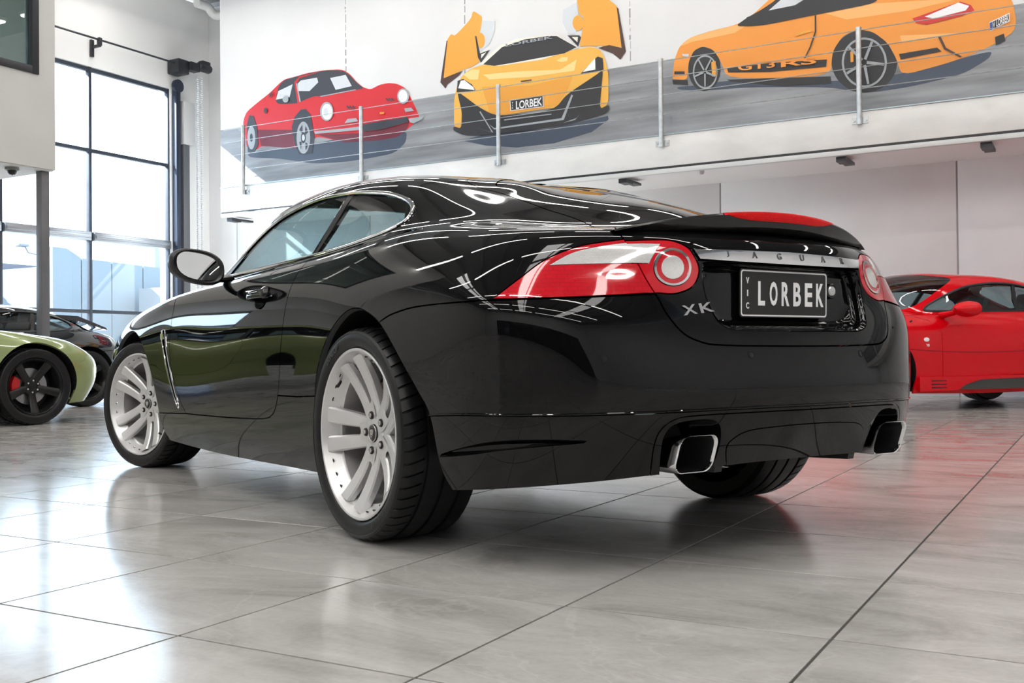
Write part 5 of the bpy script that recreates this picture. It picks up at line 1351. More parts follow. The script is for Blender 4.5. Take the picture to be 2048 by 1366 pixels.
# raised flaps over the rear deck
for y in (.36, -.36):
    mb = MB(); mb.prism([(.30, 1.13), (-.10, 1.12), (-.52, .98), (-.54, .95), (-.1, 1.06), (.28, 1.07)], y - .22, y + .22, axis=1); mb.build('deck_flap', M_ink, dk)
    MB().tube([(-.15, y, 1.06), (-.2, y, .90)], .012, 6).build('flap_strut', M_satin, dk)
MURAL = {
    'printed_red_car': [
        ('p_shadow', [(-12.754, 4.07), (-12.425, 4.106), (-11.676, 4.058), (-10.622, 4.127), (-9.391, 4.105), (-9.405, 3.912), (-9.634, 3.761), (-10.123, 3.733), (-10.626, 3.724), (-11.276, 3.764), (-11.678, 3.85), (-12.09, 3.934), (-12.654, 4.002)]),
        ('p_red', [(-12.837, 4.494), (-12.827, 4.676), (-12.748, 4.806), (-12.474, 4.942), (-12.219, 5.057), (-11.995, 5.195), (-11.884, 5.243), (-11.665, 5.254), (-11.395, 5.278), (-10.998, 5.272), (-10.662, 5.233), (-10.51, 5.141), (-10.36, 4.979), (-10.235, 4.882), (-10.087, 4.826), (-9.914, 4.878), (-9.743, 4.884), (-9.574, 4.85), (-9.408, 4.759), (-9.315, 4.601), (-9.223, 4.434), (-9.165, 4.311), (-9.154, 4.261), (-9.249, 4.185), (-9.391, 4.105), (-9.583, 4.01), (-9.996, 3.997), (-10.623, 4.046), (-11.245, 4.217), (-11.3, 4.059), (-11.676, 4.058), (-12.424, 4.18), (-12.51, 4.126), (-12.753, 4.173), (-12.78, 4.391)]),
        ('p_darkred', [(-12.507, 4.466), (-11.728, 4.376), (-11.676, 4.058), (-12.424, 4.18)]),
        ('p_darkred', [(-11.192, 4.232), (-10.293, 4.154), (-9.872, 4.161), (-9.343, 4.197), (-9.391, 4.105), (-9.583, 4.01), (-9.996, 3.997), (-10.623, 4.042)]),
        ('p_dark', [(-12.023, 5.147), (-11.884, 5.232), (-11.638, 5.25), (-11.342, 5.27), (-10.998, 5.262), (-10.662, 5.219), (-10.51, 5.121), (-10.36, 4.969), (-10.211, 4.859), (-10.411, 4.862), (-10.769, 4.863), (-11.107, 4.857), (-11.266, 4.874), (-11.534, 4.82), (-11.628, 4.801), (-12.109, 4.852)]),
        ('p_light', [(-11.586, 5.004), (-11.598, 5.13), (-11.53, 5.173), (-11.183, 5.171), (-11.158, 5.09), (-11.345, 4.971)]),
        ('p_light', [(-10.908, 5.126), (-10.586, 5.132), (-10.461, 4.933), (-10.794, 4.917)]),
        ('p_light', [(-12.024, 5.062), (-11.707, 5.135), (-11.777, 4.925), (-12.08, 4.923)]),
        ('p_red', [(-11.671, 5.165), (-11.557, 5.245), (-11.13, 5.258), (-11.557, 5.216), (-11.617, 5.137), (-11.555, 4.813), (-11.604, 4.806)]),
        ('p_grey', [(-11.633, 5.135), (-11.606, 5.135), (-11.534, 4.82), (-11.561, 4.817)]),
        ('p_grey', [(-11.12, 4.859), (-10.386, 4.87), (-10.374, 4.857), (-11.107, 4.841)]),
        ('p_dark', [(-11.733, 4.418), (-11.671, 4.578), (-11.535, 4.686), (-11.427, 4.682), (-11.322, 4.576), (-11.246, 4.197), (-11.301, 3.935), (-11.569, 3.943), (-11.676, 4.12)]),
        ('p_dark', [(-12.741, 4.579), (-12.682, 4.733), (-12.59, 4.711), (-12.506, 4.509), (-12.481, 4.208), (-12.596, 4.071), (-12.725, 4.106)]),
        ('p_grey', [(-11.333, 4.196), (-11.341, 4.114), (-11.363, 4.042), (-11.396, 3.986), (-11.437, 3.952), (-11.483, 3.944), (-11.528, 3.962), (-11.569, 4.005), (-11.602, 4.068), (-11.622, 4.145), (-11.628, 4.229), (-11.62, 4.312), (-11.599, 4.385), (-11.565, 4.441), (-11.523, 4.474), (-11.478, 4.482), (-11.432, 4.463), (-11.392, 4.42), (-11.36, 4.357), (-11.34, 4.28)]),
        ('p_dark', [(-11.427, 4.207), (-11.43, 4.178), (-11.437, 4.153), (-11.449, 4.134), (-11.465, 4.123), (-11.481, 4.12), (-11.498, 4.126), (-11.513, 4.141), (-11.524, 4.163), (-11.532, 4.19), (-11.534, 4.219), (-11.531, 4.247), (-11.523, 4.272), (-11.511, 4.292), (-11.496, 4.303), (-11.479, 4.306), (-11.463, 4.299), (-11.448, 4.284), (-11.436, 4.263), (-11.429, 4.236)]),
        ('p_light', [(-11.448, 4.209), (-11.45, 4.193), (-11.455, 4.178), (-11.462, 4.167), (-11.471, 4.161), (-11.481, 4.159), (-11.491, 4.163), (-11.5, 4.171), (-11.507, 4.184), (-11.511, 4.2), (-11.512, 4.216), (-11.511, 4.233), (-11.506, 4.247), (-11.499, 4.258), (-11.49, 4.265), (-11.48, 4.267), (-11.47, 4.263), (-11.461, 4.254), (-11.454, 4.241), (-11.45, 4.226)]),
        ('p_grey', [(-12.545, 4.332), (-12.55, 4.27), (-12.564, 4.215), (-12.584, 4.172), (-12.61, 4.146), (-12.638, 4.139), (-12.667, 4.152), (-12.692, 4.184), (-12.712, 4.231), (-12.725, 4.289), (-12.729, 4.353), (-12.723, 4.415), (-12.71, 4.47), (-12.689, 4.513), (-12.663, 4.539), (-12.635, 4.545), (-12.607, 4.532), (-12.581, 4.5), (-12.561, 4.453), (-12.549, 4.395)]),
        ('p_dark', [(-12.602, 4.339), (-12.604, 4.316), (-12.609, 4.297), (-12.617, 4.281), (-12.627, 4.272), (-12.637, 4.27), (-12.648, 4.274), (-12.657, 4.286), (-12.665, 4.303), (-12.67, 4.324), (-12.671, 4.346), (-12.669, 4.369), (-12.664, 4.388), (-12.656, 4.403), (-12.647, 4.413), (-12.636, 4.415), (-12.625, 4.41), (-12.616, 4.399), (-12.608, 4.382), (-12.604, 4.361)]),
        ('p_dark', [(-11.565, 4.357), (-11.497, 4.432), (-11.491, 4.266)]),
        ('p_dark', [(-11.43, 4.404), (-11.372, 4.294), (-11.453, 4.241)]),
        ('p_dark', [(-11.433, 4.135), (-11.374, 4.087), (-11.434, 3.991)]),
        ('p_dark', [(-11.567, 4.15), (-11.513, 4.154), (-11.528, 4.021)]),
        ('p_grey', [(-10.839, 4.568), (-10.846, 4.52), (-10.866, 4.479), (-10.896, 4.448), (-10.935, 4.43), (-10.978, 4.428), (-11.02, 4.441), (-11.059, 4.468), (-11.089, 4.506), (-11.109, 4.553), (-11.115, 4.602), (-11.108, 4.65), (-11.087, 4.691), (-11.056, 4.722), (-11.018, 4.74), (-10.975, 4.742), (-10.932, 4.729), (-10.894, 4.701), (-10.864, 4.663), (-10.845, 4.617)]),
        ('p_white', [(-10.859, 4.566), (-10.865, 4.527), (-10.881, 4.492), (-10.905, 4.466), (-10.936, 4.452), (-10.97, 4.449), (-11.004, 4.46), (-11.034, 4.482), (-11.058, 4.514), (-11.073, 4.552), (-11.078, 4.593), (-11.072, 4.633), (-11.056, 4.668), (-11.032, 4.693), (-11.001, 4.708), (-10.967, 4.71), (-10.933, 4.699), (-10.903, 4.677), (-10.879, 4.645), (-10.864, 4.607)]),
        ('p_light', [(-10.94, 4.57), (-10.943, 4.549), (-10.95, 4.531), (-10.962, 4.517), (-10.977, 4.509), (-10.993, 4.507), (-11.009, 4.513), (-11.023, 4.524), (-11.035, 4.541), (-11.042, 4.561), (-11.044, 4.583), (-11.041, 4.604), (-11.034, 4.623), (-11.022, 4.636), (-11.007, 4.645), (-10.991, 4.646), (-10.975, 4.64), (-10.961, 4.629), (-10.949, 4.612), (-10.942, 4.592)]),
        ('p_grey', [(-9.331, 4.619), (-9.337, 4.582), (-9.354, 4.551), (-9.379, 4.527), (-9.411, 4.514), (-9.446, 4.513), (-9.482, 4.523), (-9.513, 4.545), (-9.538, 4.575), (-9.554, 4.611), (-9.56, 4.649), (-9.554, 4.686), (-9.537, 4.717), (-9.511, 4.74), (-9.479, 4.753), (-9.444, 4.754), (-9.409, 4.744), (-9.377, 4.722), (-9.352, 4.692), (-9.337, 4.657)]),
        ('p_white', [(-9.362, 4.623), (-9.367, 4.593), (-9.379, 4.568), (-9.398, 4.549), (-9.422, 4.538), (-9.449, 4.537), (-9.475, 4.545), (-9.499, 4.562), (-9.518, 4.586), (-9.529, 4.615), (-9.533, 4.645), (-9.529, 4.675), (-9.516, 4.701), (-9.497, 4.72), (-9.473, 4.73), (-9.447, 4.731), (-9.42, 4.723), (-9.396, 4.706), (-9.378, 4.682), (-9.366, 4.653)]),
        ('p_dark', [(-10.241, 4.284), (-9.871, 4.295), (-9.366, 4.297), (-9.343, 4.212), (-9.872, 4.161), (-10.243, 4.164)]),
        ('p_grey', [(-11.245, 4.289), (-10.621, 4.264), (-10.292, 4.26), (-10.317, 4.202), (-10.878, 4.227), (-11.219, 4.243)]),
        ('p_grey', [(-9.347, 4.271), (-9.061, 4.269), (-9.084, 4.228), (-9.249, 4.185), (-9.319, 4.209)]),
        ('p_grey', [(-10.607, 4.347), (-10.543, 4.41), (-10.366, 4.402), (-10.328, 4.344)]),
        ('p_grey', [(-9.423, 4.44), (-9.293, 4.433), (-9.235, 4.377), (-9.4, 4.379)]),
        ('p_orange', [(-9.899, 4.437), (-9.808, 4.429), (-9.816, 4.399), (-9.894, 4.404)]),
        ('p_dark', [(-12.266, 4.76), (-12.268, 4.746), (-12.274, 4.734), (-12.282, 4.725), (-12.292, 4.719), (-12.303, 4.718), (-12.315, 4.722), (-12.325, 4.73), (-12.333, 4.741), (-12.338, 4.755), (-12.34, 4.77), (-12.338, 4.784), (-12.332, 4.796), (-12.324, 4.805), (-12.314, 4.811), (-12.303, 4.812), (-12.291, 4.808), (-12.281, 4.8), (-12.273, 4.789), (-12.268, 4.775)]),
        ('p_grey', [(-11.786, 4.888), (-11.789, 4.872), (-11.798, 4.858), (-11.813, 4.848), (-11.831, 4.843), (-11.852, 4.843), (-11.872, 4.848), (-11.89, 4.858), (-11.905, 4.872), (-11.914, 4.888), (-11.917, 4.906), (-11.914, 4.922), (-11.904, 4.936), (-11.89, 4.946), (-11.871, 4.951), (-11.851, 4.951), (-11.83, 4.946), (-11.812, 4.936), (-11.798, 4.922), (-11.789, 4.906)]),
        ('p_dark', [(-10.571, 4.625), (-10.54, 4.625), (-10.49, 4.57), (-10.526, 4.571)]),
        ('p_dark', [(-10.51, 4.617), (-10.48, 4.617), (-10.43, 4.563), (-10.465, 4.563)]),
        ('p_dark', [(-10.449, 4.61), (-10.419, 4.61), (-10.369, 4.555), (-10.404, 4.556)]),
        ('p_dark', [(-9.782, 4.643), (-9.755, 4.643), (-9.707, 4.594), (-9.741, 4.594)]),
        ('p_dark', [(-9.729, 4.636), (-9.702, 4.636), (-9.654, 4.587), (-9.688, 4.587)]),
        ('p_dark', [(-9.675, 4.629), (-9.649, 4.629), (-9.601, 4.58), (-9.635, 4.58)]),
        ('p_dark', [(-12.225, 4.967), (-12.208, 4.969), (-12.185, 5.038), (-12.202, 5.036)]),
        ('p_dark', [(-12.197, 4.98), (-12.18, 4.982), (-12.157, 5.051), (-12.174, 5.049)]),
        ('p_dark', [(-12.169, 4.993), (-12.152, 4.995), (-12.129, 5.064), (-12.146, 5.062)]),
        ('p_grey', [(-12.924, 4.515), (-12.822, 4.535), (-12.823, 4.503), (-12.895, 4.479)]),
    ],
    'printed_yellow_car': [
        ('p_shadow', [(-8.367, 3.82), (-7.841, 3.891), (-7.005, 3.831), (-6.211, 3.88), (-5.962, 3.902), (-5.953, 3.849), (-6.213, 3.704), (-6.805, 3.611), (-7.42, 3.615), (-7.951, 3.7)]),
        ('p_amber', [(-8.705, 4.791), (-8.642, 5.372), (-8.551, 5.471), (-8.484, 5.423), (-8.192, 5.639), (-8.158, 5.755), (-8.038, 5.669), (-7.995, 5.624), (-8.041, 5.389), (-8.108, 5.343), (-8.078, 5.058), (-8.046, 4.96), (-8.2, 4.908), (-8.4, 4.88), (-8.58, 4.811)]),
        ('p_brown', [(-8.756, 4.756), (-8.636, 5.375), (-8.617, 5.378), (-8.698, 4.809), (-8.535, 4.843), (-8.345, 4.876), (-8.423, 4.808), (-8.627, 4.704), (-8.661, 4.648)]),
        ('p_light', [(-8.03, 5.406), (-7.985, 5.576), (-7.78, 5.532), (-7.782, 5.384), (-7.87, 5.212), (-8.044, 5.128)]),
        ('p_amber', [(-7.949, 5.271), (-7.954, 5.236), (-7.966, 5.206), (-7.984, 5.183), (-8.007, 5.171), (-8.033, 5.169), (-8.059, 5.179), (-8.081, 5.199), (-8.1, 5.227), (-8.111, 5.261), (-8.115, 5.298), (-8.11, 5.333), (-8.098, 5.363), (-8.079, 5.386), (-8.056, 5.399), (-8.03, 5.4), (-8.005, 5.39), (-7.982, 5.37), (-7.964, 5.342), (-7.953, 5.308)]),
        ('p_black', [(-8.123, 5.365), (-8.099, 5.361), (-8.04, 5.09), (-7.866, 5.119), (-8.025, 4.947), (-8.078, 5.039)]),
        ('p_cream', [(-8.019, 5.012), (-8.019, 5.072), (-7.932, 5.092)]),
        ('p_amber', [(-6.424, 5.605), (-6.403, 5.708), (-6.037, 5.606), (-5.924, 5.516), (-5.886, 5.483), (-5.811, 5.409), (-5.793, 5.354), (-5.706, 4.803), (-5.912, 4.878), (-6.103, 4.899), (-6.295, 4.929), (-6.393, 4.927), (-6.352, 5.097), (-6.32, 5.357), (-6.388, 5.386)]),
        ('p_brown', [(-5.811, 5.4), (-5.784, 5.369), (-5.679, 4.755), (-5.764, 4.656), (-5.876, 4.759), (-6.103, 4.873), (-5.931, 4.886), (-5.743, 4.817)]),
        ('p_light', [(-6.435, 5.571), (-6.397, 5.388), (-6.45, 5.113), (-6.568, 5.15), (-6.655, 5.325), (-6.643, 5.501)]),
        ('p_amber', [(-6.323, 5.26), (-6.327, 5.227), (-6.34, 5.199), (-6.359, 5.178), (-6.383, 5.166), (-6.41, 5.165), (-6.436, 5.175), (-6.46, 5.194), (-6.479, 5.222), (-6.491, 5.254), (-6.495, 5.289), (-6.49, 5.322), (-6.478, 5.351), (-6.458, 5.372), (-6.434, 5.383), (-6.407, 5.384), (-6.381, 5.374), (-6.357, 5.355), (-6.338, 5.327), (-6.326, 5.295)]),
        ('p_black', [(-6.578, 5.125), (-6.391, 5.095), (-6.362, 5.063), (-6.412, 4.939)]),
        ('p_cream', [(-6.509, 5.091), (-6.411, 5.075), (-6.42, 5.002)]),
        ('p_yellow', [(-8.51, 4.082), (-8.505, 4.46), (-8.459, 4.643), (-8.379, 4.783), (-8.2, 4.889), (-7.981, 4.913), (-7.702, 4.863), (-6.993, 4.84), (-6.491, 4.907), (-6.199, 4.905), (-6.065, 4.841), (-5.99, 4.69), (-5.945, 4.474), (-5.95, 4.057), (-6.094, 4.005), (-6.759, 4.125), (-7.71, 4.116), (-8.388, 3.992), (-8.488, 4.022)]),
        ('p_cream', [(-8.046, 4.932), (-7.699, 5.149), (-7.402, 5.212), (-6.888, 5.175), (-6.727, 5.14), (-6.403, 4.92), (-6.491, 4.907), (-6.993, 4.84), (-7.702, 4.853), (-7.981, 4.913)]),
        ('p_black', [(-7.981, 4.917), (-7.656, 5.123), (-7.277, 5.177), (-6.888, 5.166), (-6.747, 5.143), (-6.432, 4.933), (-6.63, 4.875), (-7.406, 4.865), (-7.788, 4.866)]),
        ('p_yellow_light', [(-7.983, 4.764), (-7.408, 4.728), (-6.693, 4.652), (-6.434, 4.756), (-6.475, 4.603), (-7.201, 4.617), (-7.876, 4.675)]),
        ('p_yellow_light', [(-6.751, 4.786), (-6.671, 4.824), (-6.572, 4.812), (-6.582, 4.76), (-6.672, 4.756)]),
        ('p_yellow_light', [(-8.334, 4.814), (-8.179, 4.867), (-8.047, 4.848), (-8.071, 4.702), (-8.224, 4.724)]),
        ('p_amber', [(-8.007, 4.581), (-7.202, 4.49), (-6.496, 4.535), (-6.597, 4.318), (-6.759, 4.143), (-7.71, 4.125), (-7.881, 4.193)]),
        ('p_black', [(-8.453, 4.563), (-8.435, 4.734), (-8.335, 4.748), (-8.181, 4.642), (-8.112, 4.536)]),
        ('p_white', [(-8.425, 4.619), (-8.38, 4.726), (-8.313, 4.726), (-8.16, 4.602), (-8.134, 4.552)]),
        ('p_black', [(-6.378, 4.541), (-6.201, 4.686), (-6.104, 4.751), (-6.028, 4.713), (-6.017, 4.554), (-6.107, 4.541)]),
        ('p_white', [(-6.339, 4.565), (-6.201, 4.686), (-6.143, 4.73), (-6.141, 4.572)]),
        ('p_black', [(-8.437, 4.564), (-8.36, 4.516), (-8.097, 4.313), (-7.881, 4.174), (-7.689, 4.11), (-7.002, 4.08), (-6.759, 4.121), (-6.598, 4.279), (-6.127, 4.496), (-6.021, 4.555), (-6.052, 4.315), (-6.084, 4.004), (-5.941, 4.056), (-5.932, 3.985), (-6.018, 3.926), (-6.602, 3.856), (-7.21, 3.837), (-8.058, 3.86), (-8.322, 3.89), (-8.522, 3.989), (-8.51, 4.053), (-8.376, 4), (-8.362, 4.253), (-8.416, 4.448)]),
        ('p_grey', [(-7.883, 4.008), (-7.798, 3.942), (-6.681, 3.954), (-6.519, 4.272), (-6.495, 4.251), (-6.645, 3.922), (-7.798, 3.92)]),
        ('p_grey', [(-8.09, 3.976), (-7.841, 3.888), (-8.054, 4.214), (-8.033, 4.221), (-7.816, 3.877)]),
        ('p_grey', [(-6.652, 3.883), (-6.444, 3.926), (-6.384, 3.98), (-6.464, 3.901)]),
        ('p_grey', [(-7.626, 4.051), (-6.84, 4.036), (-6.84, 4.024), (-7.626, 4.032)]),
        ('p_white', [(-7.528, 4.323), (-6.969, 4.317), (-6.964, 4.151), (-7.519, 4.161)]),
        ('p_black', [(-7.515, 4.312), (-6.981, 4.308), (-6.977, 4.16), (-7.506, 4.17)]),
        ('p_black', [(-7.34, 4.578), (-7.16, 4.575), (-7.156, 4.559), (-7.336, 4.563)]),
    ],
    'printed_orange_car': [
        ('p_shadow', [(-4.957, 4.166), (-4.682, 4.152), (-4.194, 4.155), (-2.919, 3.954), (-2.098, 3.926), (-1.21, 4.05), (-1.078, 4.05), (-1.117, 3.973), (-1.405, 3.828), (-1.999, 3.762), (-2.515, 3.756), (-2.92, 3.888), (-3.959, 4.029), (-4.535, 4.061), (-4.907, 4.123)]),
        ('p_black', [(-4.332, 4.327), (-4.344, 4.236), (-4.376, 4.156), (-4.427, 4.097), (-4.49, 4.062), (-4.559, 4.057), (-4.629, 4.081), (-4.692, 4.133), (-4.742, 4.207), (-4.773, 4.297), (-4.783, 4.392), (-4.771, 4.485), (-4.737, 4.565), (-4.686, 4.625), (-4.622, 4.658), (-4.552, 4.662), (-4.482, 4.636), (-4.42, 4.584), (-4.372, 4.51), (-4.341, 4.421)]),
        ('p_black', [(-2.122, 4.092), (-2.143, 3.976), (-2.198, 3.877), (-2.285, 3.803), (-2.394, 3.763), (-2.515, 3.76), (-2.637, 3.796), (-2.747, 3.866), (-2.835, 3.966), (-2.891, 4.084), (-2.909, 4.209), (-2.888, 4.328), (-2.829, 4.429), (-2.739, 4.502), (-2.627, 4.54), (-2.505, 4.539), (-2.384, 4.5), (-2.276, 4.428), (-2.192, 4.329), (-2.139, 4.213)]),
        ('p_orange', [(-5.006, 4.293), (-4.978, 4.529), (-4.9, 4.709), (-4.748, 4.805), (-4.427, 4.848), (-4.114, 4.866), (-3.9, 4.958), (-3.688, 5.117), (-3.481, 5.239), (-3.143, 5.29), (-2.708, 5.252), (-2.185, 5.087), (-1.664, 4.883), (-1.201, 4.756), (-0.865, 4.654), (-0.823, 4.36), (-0.852, 4.241), (-1.058, 4.13), (-1.306, 4.044), (-1.597, 3.982), (-2.078, 3.913), (-2.136, 4.126), (-2.236, 4.337), (-2.4, 4.494), (-2.568, 4.554), (-2.761, 4.508), (-2.893, 4.329), (-2.918, 4.021), (-4.242, 4.173), (-4.335, 4.433), (-4.43, 4.589), (-4.576, 4.659), (-4.701, 4.619), (-4.777, 4.475), (-4.792, 4.239), (-4.993, 4.279)]),
        ('p_orange_light', [(-4.9, 4.704), (-4.748, 4.8), (-4.427, 4.843), (-4.114, 4.862), (-3.901, 4.877), (-4.139, 4.765), (-4.477, 4.749), (-4.724, 4.741)]),
        ('p_orange_light', [(-2.973, 4.822), (-2.396, 4.843), (-1.392, 4.728), (-1.986, 4.684), (-2.715, 4.7)]),
        ('p_orange_light', [(-2.092, 4.4), (-1.398, 4.32), (-1.672, 4.301), (-2.072, 4.311)]),
        ('p_black', [(-5.006, 4.269), (-4.792, 4.239), (-4.781, 4.165), (-4.994, 4.207)]),
        ('p_black', [(-4.254, 4.168), (-2.918, 4.021), (-2.909, 3.931), (-3.497, 3.978), (-4.195, 4.132)]),
        ('p_grey', [(-4.373, 4.286), (-4.383, 4.217), (-4.407, 4.158), (-4.446, 4.113), (-4.494, 4.088), (-4.547, 4.084), (-4.6, 4.102), (-4.647, 4.141), (-4.685, 4.196), (-4.709, 4.263), (-4.716, 4.335), (-4.707, 4.404), (-4.682, 4.464), (-4.643, 4.509), (-4.594, 4.534), (-4.541, 4.537), (-4.488, 4.518), (-4.441, 4.479), (-4.404, 4.423), (-4.381, 4.357)]),
        ('p_black', [(-4.393, 4.289), (-4.401, 4.227), (-4.423, 4.174), (-4.457, 4.134), (-4.499, 4.111), (-4.546, 4.107), (-4.593, 4.124), (-4.636, 4.158), (-4.669, 4.208), (-4.69, 4.268), (-4.697, 4.332), (-4.688, 4.394), (-4.666, 4.448), (-4.631, 4.488), (-4.588, 4.511), (-4.541, 4.514), (-4.495, 4.497), (-4.453, 4.461), (-4.42, 4.412), (-4.399, 4.352)]),
        ('p_grey', [(-2.243, 4.095), (-2.258, 4.002), (-2.296, 3.921), (-2.356, 3.861), (-2.431, 3.827), (-2.514, 3.824), (-2.597, 3.85), (-2.673, 3.905), (-2.732, 3.983), (-2.77, 4.076), (-2.782, 4.175), (-2.767, 4.27), (-2.727, 4.351), (-2.666, 4.411), (-2.59, 4.443), (-2.506, 4.445), (-2.423, 4.417), (-2.349, 4.361), (-2.292, 4.283), (-2.255, 4.192)]),
        ('p_black', [(-2.268, 4.098), (-2.281, 4.013), (-2.316, 3.939), (-2.37, 3.884), (-2.438, 3.853), (-2.514, 3.85), (-2.589, 3.874), (-2.657, 3.924), (-2.711, 3.995), (-2.745, 4.08), (-2.756, 4.171), (-2.743, 4.258), (-2.707, 4.332), (-2.651, 4.387), (-2.582, 4.417), (-2.506, 4.419), (-2.431, 4.393), (-2.364, 4.342), (-2.312, 4.271), (-2.279, 4.187)]),
        ('p_black', [(-4.126, 4.85), (-3.971, 4.935), (-3.806, 4.995), (-3.62, 5.082), (-3.436, 5.208), (-3.122, 5.241), (-2.73, 5.19), (-2.435, 5.025), (-2.333, 4.875), (-2.438, 4.839), (-3.105, 4.822), (-3.716, 4.8), (-3.902, 4.812)]),
        ('p_light', [(-3.686, 4.979), (-3.528, 5.088), (-3.391, 5.166), (-3.168, 5.069), (-3.348, 4.988)]),
        ('p_black', [(-4.245, 4.314), (-3.676, 4.3), (-2.959, 4.239), (-2.971, 4.151), (-3.677, 4.186), (-4.229, 4.258)]),
        ('p_black', [(-2.105, 4.176), (-1.673, 4.188), (-1.625, 4.134), (-2.085, 4.108)]),
        ('p_black', [(-4.974, 4.379), (-4.829, 4.358), (-4.829, 4.32), (-4.975, 4.341)]),
        ('p_lamp_red', [(-1.947, 4.581), (-1.412, 4.69), (-1.298, 4.628), (-1.26, 4.558), (-1.395, 4.519), (-1.788, 4.479), (-1.908, 4.521)]),
        ('p_white', [(-1.807, 4.578), (-1.432, 4.683), (-1.317, 4.621), (-1.356, 4.575), (-1.708, 4.54)]),
        ('p_white', [(-1.105, 4.393), (-0.891, 4.468), (-0.893, 4.367), (-1.099, 4.288)]),
        ('p_black', [(-1.073, 4.393), (-0.899, 4.455), (-0.9, 4.377), (-1.071, 4.308)]),
        ('p_blue', [(-1.102, 4.386), (-1.075, 4.394), (-1.073, 4.304), (-1.097, 4.298)]),
        ('p_black', [(-1.048, 4.211), (-0.954, 4.237), (-0.942, 4.153), (-1.04, 4.111)]),
        ('p_light', [(-4.863, 4.596), (-4.763, 4.58), (-4.776, 4.547), (-4.851, 4.563)]),
        ('p_black', [(-3.88, 4.874), (-3.883, 4.855), (-3.891, 4.84), (-3.904, 4.829), (-3.919, 4.823), (-3.937, 4.823), (-3.954, 4.829), (-3.97, 4.84), (-3.982, 4.855), (-3.99, 4.873), (-3.992, 4.892), (-3.989, 4.911), (-3.981, 4.926), (-3.969, 4.937), (-3.953, 4.943), (-3.935, 4.943), (-3.918, 4.937), (-3.902, 4.926), (-3.89, 4.911), (-3.882, 4.893)]),
        ('p_amber', [(-3.342, 4.624), (-3.152, 4.643), (-3.152, 4.616), (-3.331, 4.589)]),
        ('p_black', [(-3.101, 4.814), (-3.083, 4.811), (-3.086, 4.605), (-3.155, 4.414), (-3.234, 4.273), (-3.25, 4.276), (-3.172, 4.421), (-3.103, 4.608)]),
        ('p_amber', [(-4.457, 4.428), (-4.393, 4.43), (-4.391, 4.23), (-4.445, 4.232)]),
        ('p_amber', [(-2.673, 4.291), (-2.635, 4.294), (-2.637, 4.157), (-2.671, 4.158)]),
        ('p_brown', [(-1.662, 4.31), (-1.632, 4.313), (-1.575, 4.169), (-1.402, 4.037), (-1.421, 4.03), (-1.595, 4.151)]),
        ('p_grey', [(-4.522, 4.313), (-4.402, 4.243), (-4.408, 4.221), (-4.529, 4.287)]),
        ('p_grey', [(-4.533, 4.283), (-4.535, 4.111), (-4.553, 4.113), (-4.554, 4.286)]),
        ('p_grey', [(-4.559, 4.291), (-4.682, 4.255), (-4.687, 4.278), (-4.566, 4.319)]),
        ('p_grey', [(-4.564, 4.326), (-4.637, 4.476), (-4.623, 4.488), (-4.547, 4.34)]),
        ('p_grey', [(-4.541, 4.34), (-4.465, 4.468), (-4.45, 4.452), (-4.524, 4.321)]),
        ('p_grey', [(-2.477, 4.146), (-2.277, 4.089), (-2.28, 4.057), (-2.481, 4.107)]),
        ('p_grey', [(-2.487, 4.1), (-2.45, 3.86), (-2.477, 3.857), (-2.52, 4.096)]),
        ('p_grey', [(-2.529, 4.102), (-2.71, 4.009), (-2.724, 4.04), (-2.545, 4.138)]),
        ('p_grey', [(-2.544, 4.149), (-2.694, 4.334), (-2.675, 4.356), (-2.521, 4.175)]),
        ('p_grey', [(-2.512, 4.176), (-2.425, 4.38), (-2.4, 4.363), (-2.482, 4.155)]),
    ],
}
MURAL_TEXT = [
    ('printed_yellow_car', 'LORBEK', 'p_white', (-7.205, 4.232), (-7.434, 4.236), (-7.0, 4.236), (-7.205, 4.29), (-7.206, 4.171)),
    ('printed_yellow_car', 'VIC', 'p_white', (-7.48, 4.238), (-7.497, 4.239), (-7.463, 4.238), (-7.48, 4.286), (-7.481, 4.18)),
    ('printed_yellow_car', 'LORBEK', 'p_grey', (-7.195, 5.137), (-7.593, 5.128), (-6.808, 5.126), (-7.195, 5.157), (-7.195, 5.113)),
    ('printed_orange_car', 'GT3', 'p_orange', (-3.85, 4.287), (-4.092, 4.299), (-3.607, 4.274), (-3.849, 4.331), (-3.851, 4.241)),
    ('printed_orange_car', 'RS', 'p_orange', (-3.308, 4.253), (-3.527, 4.262), (-3.08, 4.246), (-3.308, 4.291), (-3.309, 4.205)),
    ('printed_orange_car', 'LORBEK', 'p_white', (-0.965, 4.388), (-1.032, 4.366), (-0.901, 4.412), (-0.964, 4.425), (-0.965, 4.346)),
    ('printed_orange_car', 'V', 'p_white', (-1.055, 4.353), (-1.066, 4.349), (-1.044, 4.357), (-1.055, 4.388), (-1.055, 4.32)),
]
# ------------------------------------------------------------ printed mural on the board above the mezzanine edge
PC = {'p_red': (.62, .012, .022), 'p_darkred': (.16, .012, .03), 'p_dark': (.035, .04, .055), 'p_white': (.86, .87, .88), 'p_light': (.62, .66, .70), 'p_grey': (.36, .39, .42), 'p_shadow': (.055, .075, .115),
      'p_orange': (.84, .31, .045), 'p_orange_light': (.90, .46, .15), 'p_yellow': (.84, .45, .075), 'p_yellow_light': (.90, .66, .27), 'p_amber': (.80, .36, .045), 'p_black': (.022, .023, .027), 'p_cream': (.84, .80, .72), 'p_brown': (.07, .03, .022), 'p_lamp_red': (.60, .03, .03), 'p_blue': (.04, .09, .34)}
def pm(k): return mat('print_' + k[2:], PC[k], .45)
MY = 13.205
mu = empty('mural', (0, MY, 0)); tag(mu, 'large printed wall mural of a red, a yellow and an orange car above the railing', 'mural')
M_board = noisy(mat('mural_wall_print', (.72, .725, .735), .45), .5, .07, 0, 6)
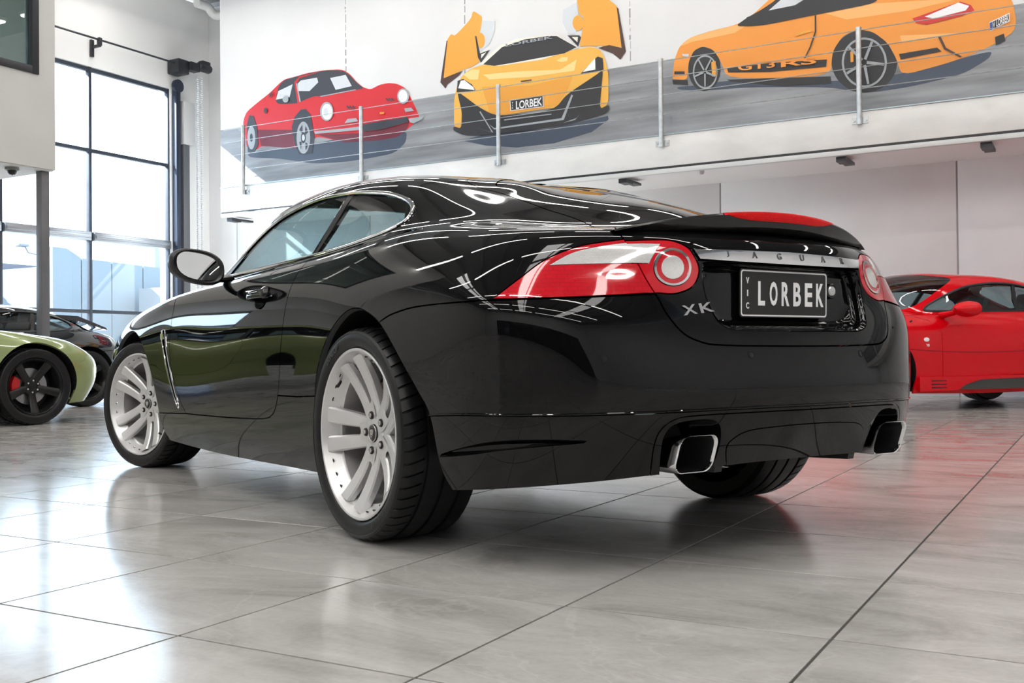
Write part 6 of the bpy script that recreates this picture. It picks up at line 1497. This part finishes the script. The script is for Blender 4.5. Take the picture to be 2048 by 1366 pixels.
MB().box((MX0 - .2, 0, 3.5), (MX1, .06, ZC - .13)).build('board', M_board, mu)
road = mat('mural_road_print', (.30, .31, .33), .45)
noisy(road, 1.4, .42, 0, 8, stretch=(.5, 1, 5))
MB().box((MX0 - .2, -.003, 3.507), (MX1, .002, 4.555)).build('road_print', road, mu)
for x in (-10.59, -8.31, -5.62, -3.1, -.6):
    z = 4.62; mb = MB(); random.seed(int(-x * 10))
    while z < ZC - .3:
        l = random.uniform(.02, .14)
        mb.box((x + random.uniform(-.012, .004), -.0022, z), (x + random.uniform(.006, .016), .002, z + l)); z += l + random.uniform(.005, .05)
    tag(mb.build('board_joint', mat('joint_stain', (.33, .33, .34), .7), mu), kind='stuff')
def fan(mb, poly, y, mi):
    """flat printed shape: triangulated outline on its own hair-thin layer"""
    for _ in range(2 if len(poly) >= 11 else 0):      # soften the traced corners
        poly = [q for a, b in zip(poly, poly[1:] + poly[:1]) for q in ((a[0] * .82 + b[0] * .18, a[1] * .82 + b[1] * .18), (a[0] * .18 + b[0] * .82, a[1] * .18 + b[1] * .82))]
    n = len(poly)
    vo, eo, fo, *_ = delaunay_2d_cdt([Vector(p) for p in poly], [], [list(range(n))], 1, 1e-5)
    mb.add([(p.x, y, p.y) for p in vo], [tuple(f) for f in fo], mi)
for nm, shapes in MURAL.items():
    mb = MB(); mats_ = []
    def mi_(k):
        if k not in mats_: mats_.append(k)
        return mats_.index(k)
    y = -.004
    for k, poly in shapes:
        y -= .0006; fan(mb, poly, y, mi_(k))
    o = mb.build(nm, [pm(k) for k in mats_], mu, fix=False, sharp=None)
    tag(o, {'printed_red_car': 'print of a red classic targa car', 'printed_yellow_car': 'print of a yellow supercar with raised doors', 'printed_orange_car': 'print of an orange rear-engined coupe'}[nm])
    yt = y - .0012
    for t in MURAL_TEXT:
        if t[0] != nm: continue
        _, body, k, c, l, r, tp, bt2 = t
        right = Vector((r[0] - l[0], 0, r[1] - l[1])); wd = right.length; hg = abs(tp[1] - bt2[1])
        if body == 'VIC':
            mt = MB()
            for j, ch_ in enumerate('VIC'): put_text(mt, ch_, (c[0], yt, c[1] + hg * (.36 - .36 * j)), (1, 0, 0), (0, 0, 1), hg * .24, None, .0005, 0, .02)
        else:
            mt = MB()
            put_text(mt, body, (c[0], yt, c[1]), right, Vector((0, 0, 1)) - right.normalized() * right.normalized().z * 0, hg, wd, .0005, 0, .02)
        mt.build('printed_lettering', pm(k), o, fix=False, sharp=None)
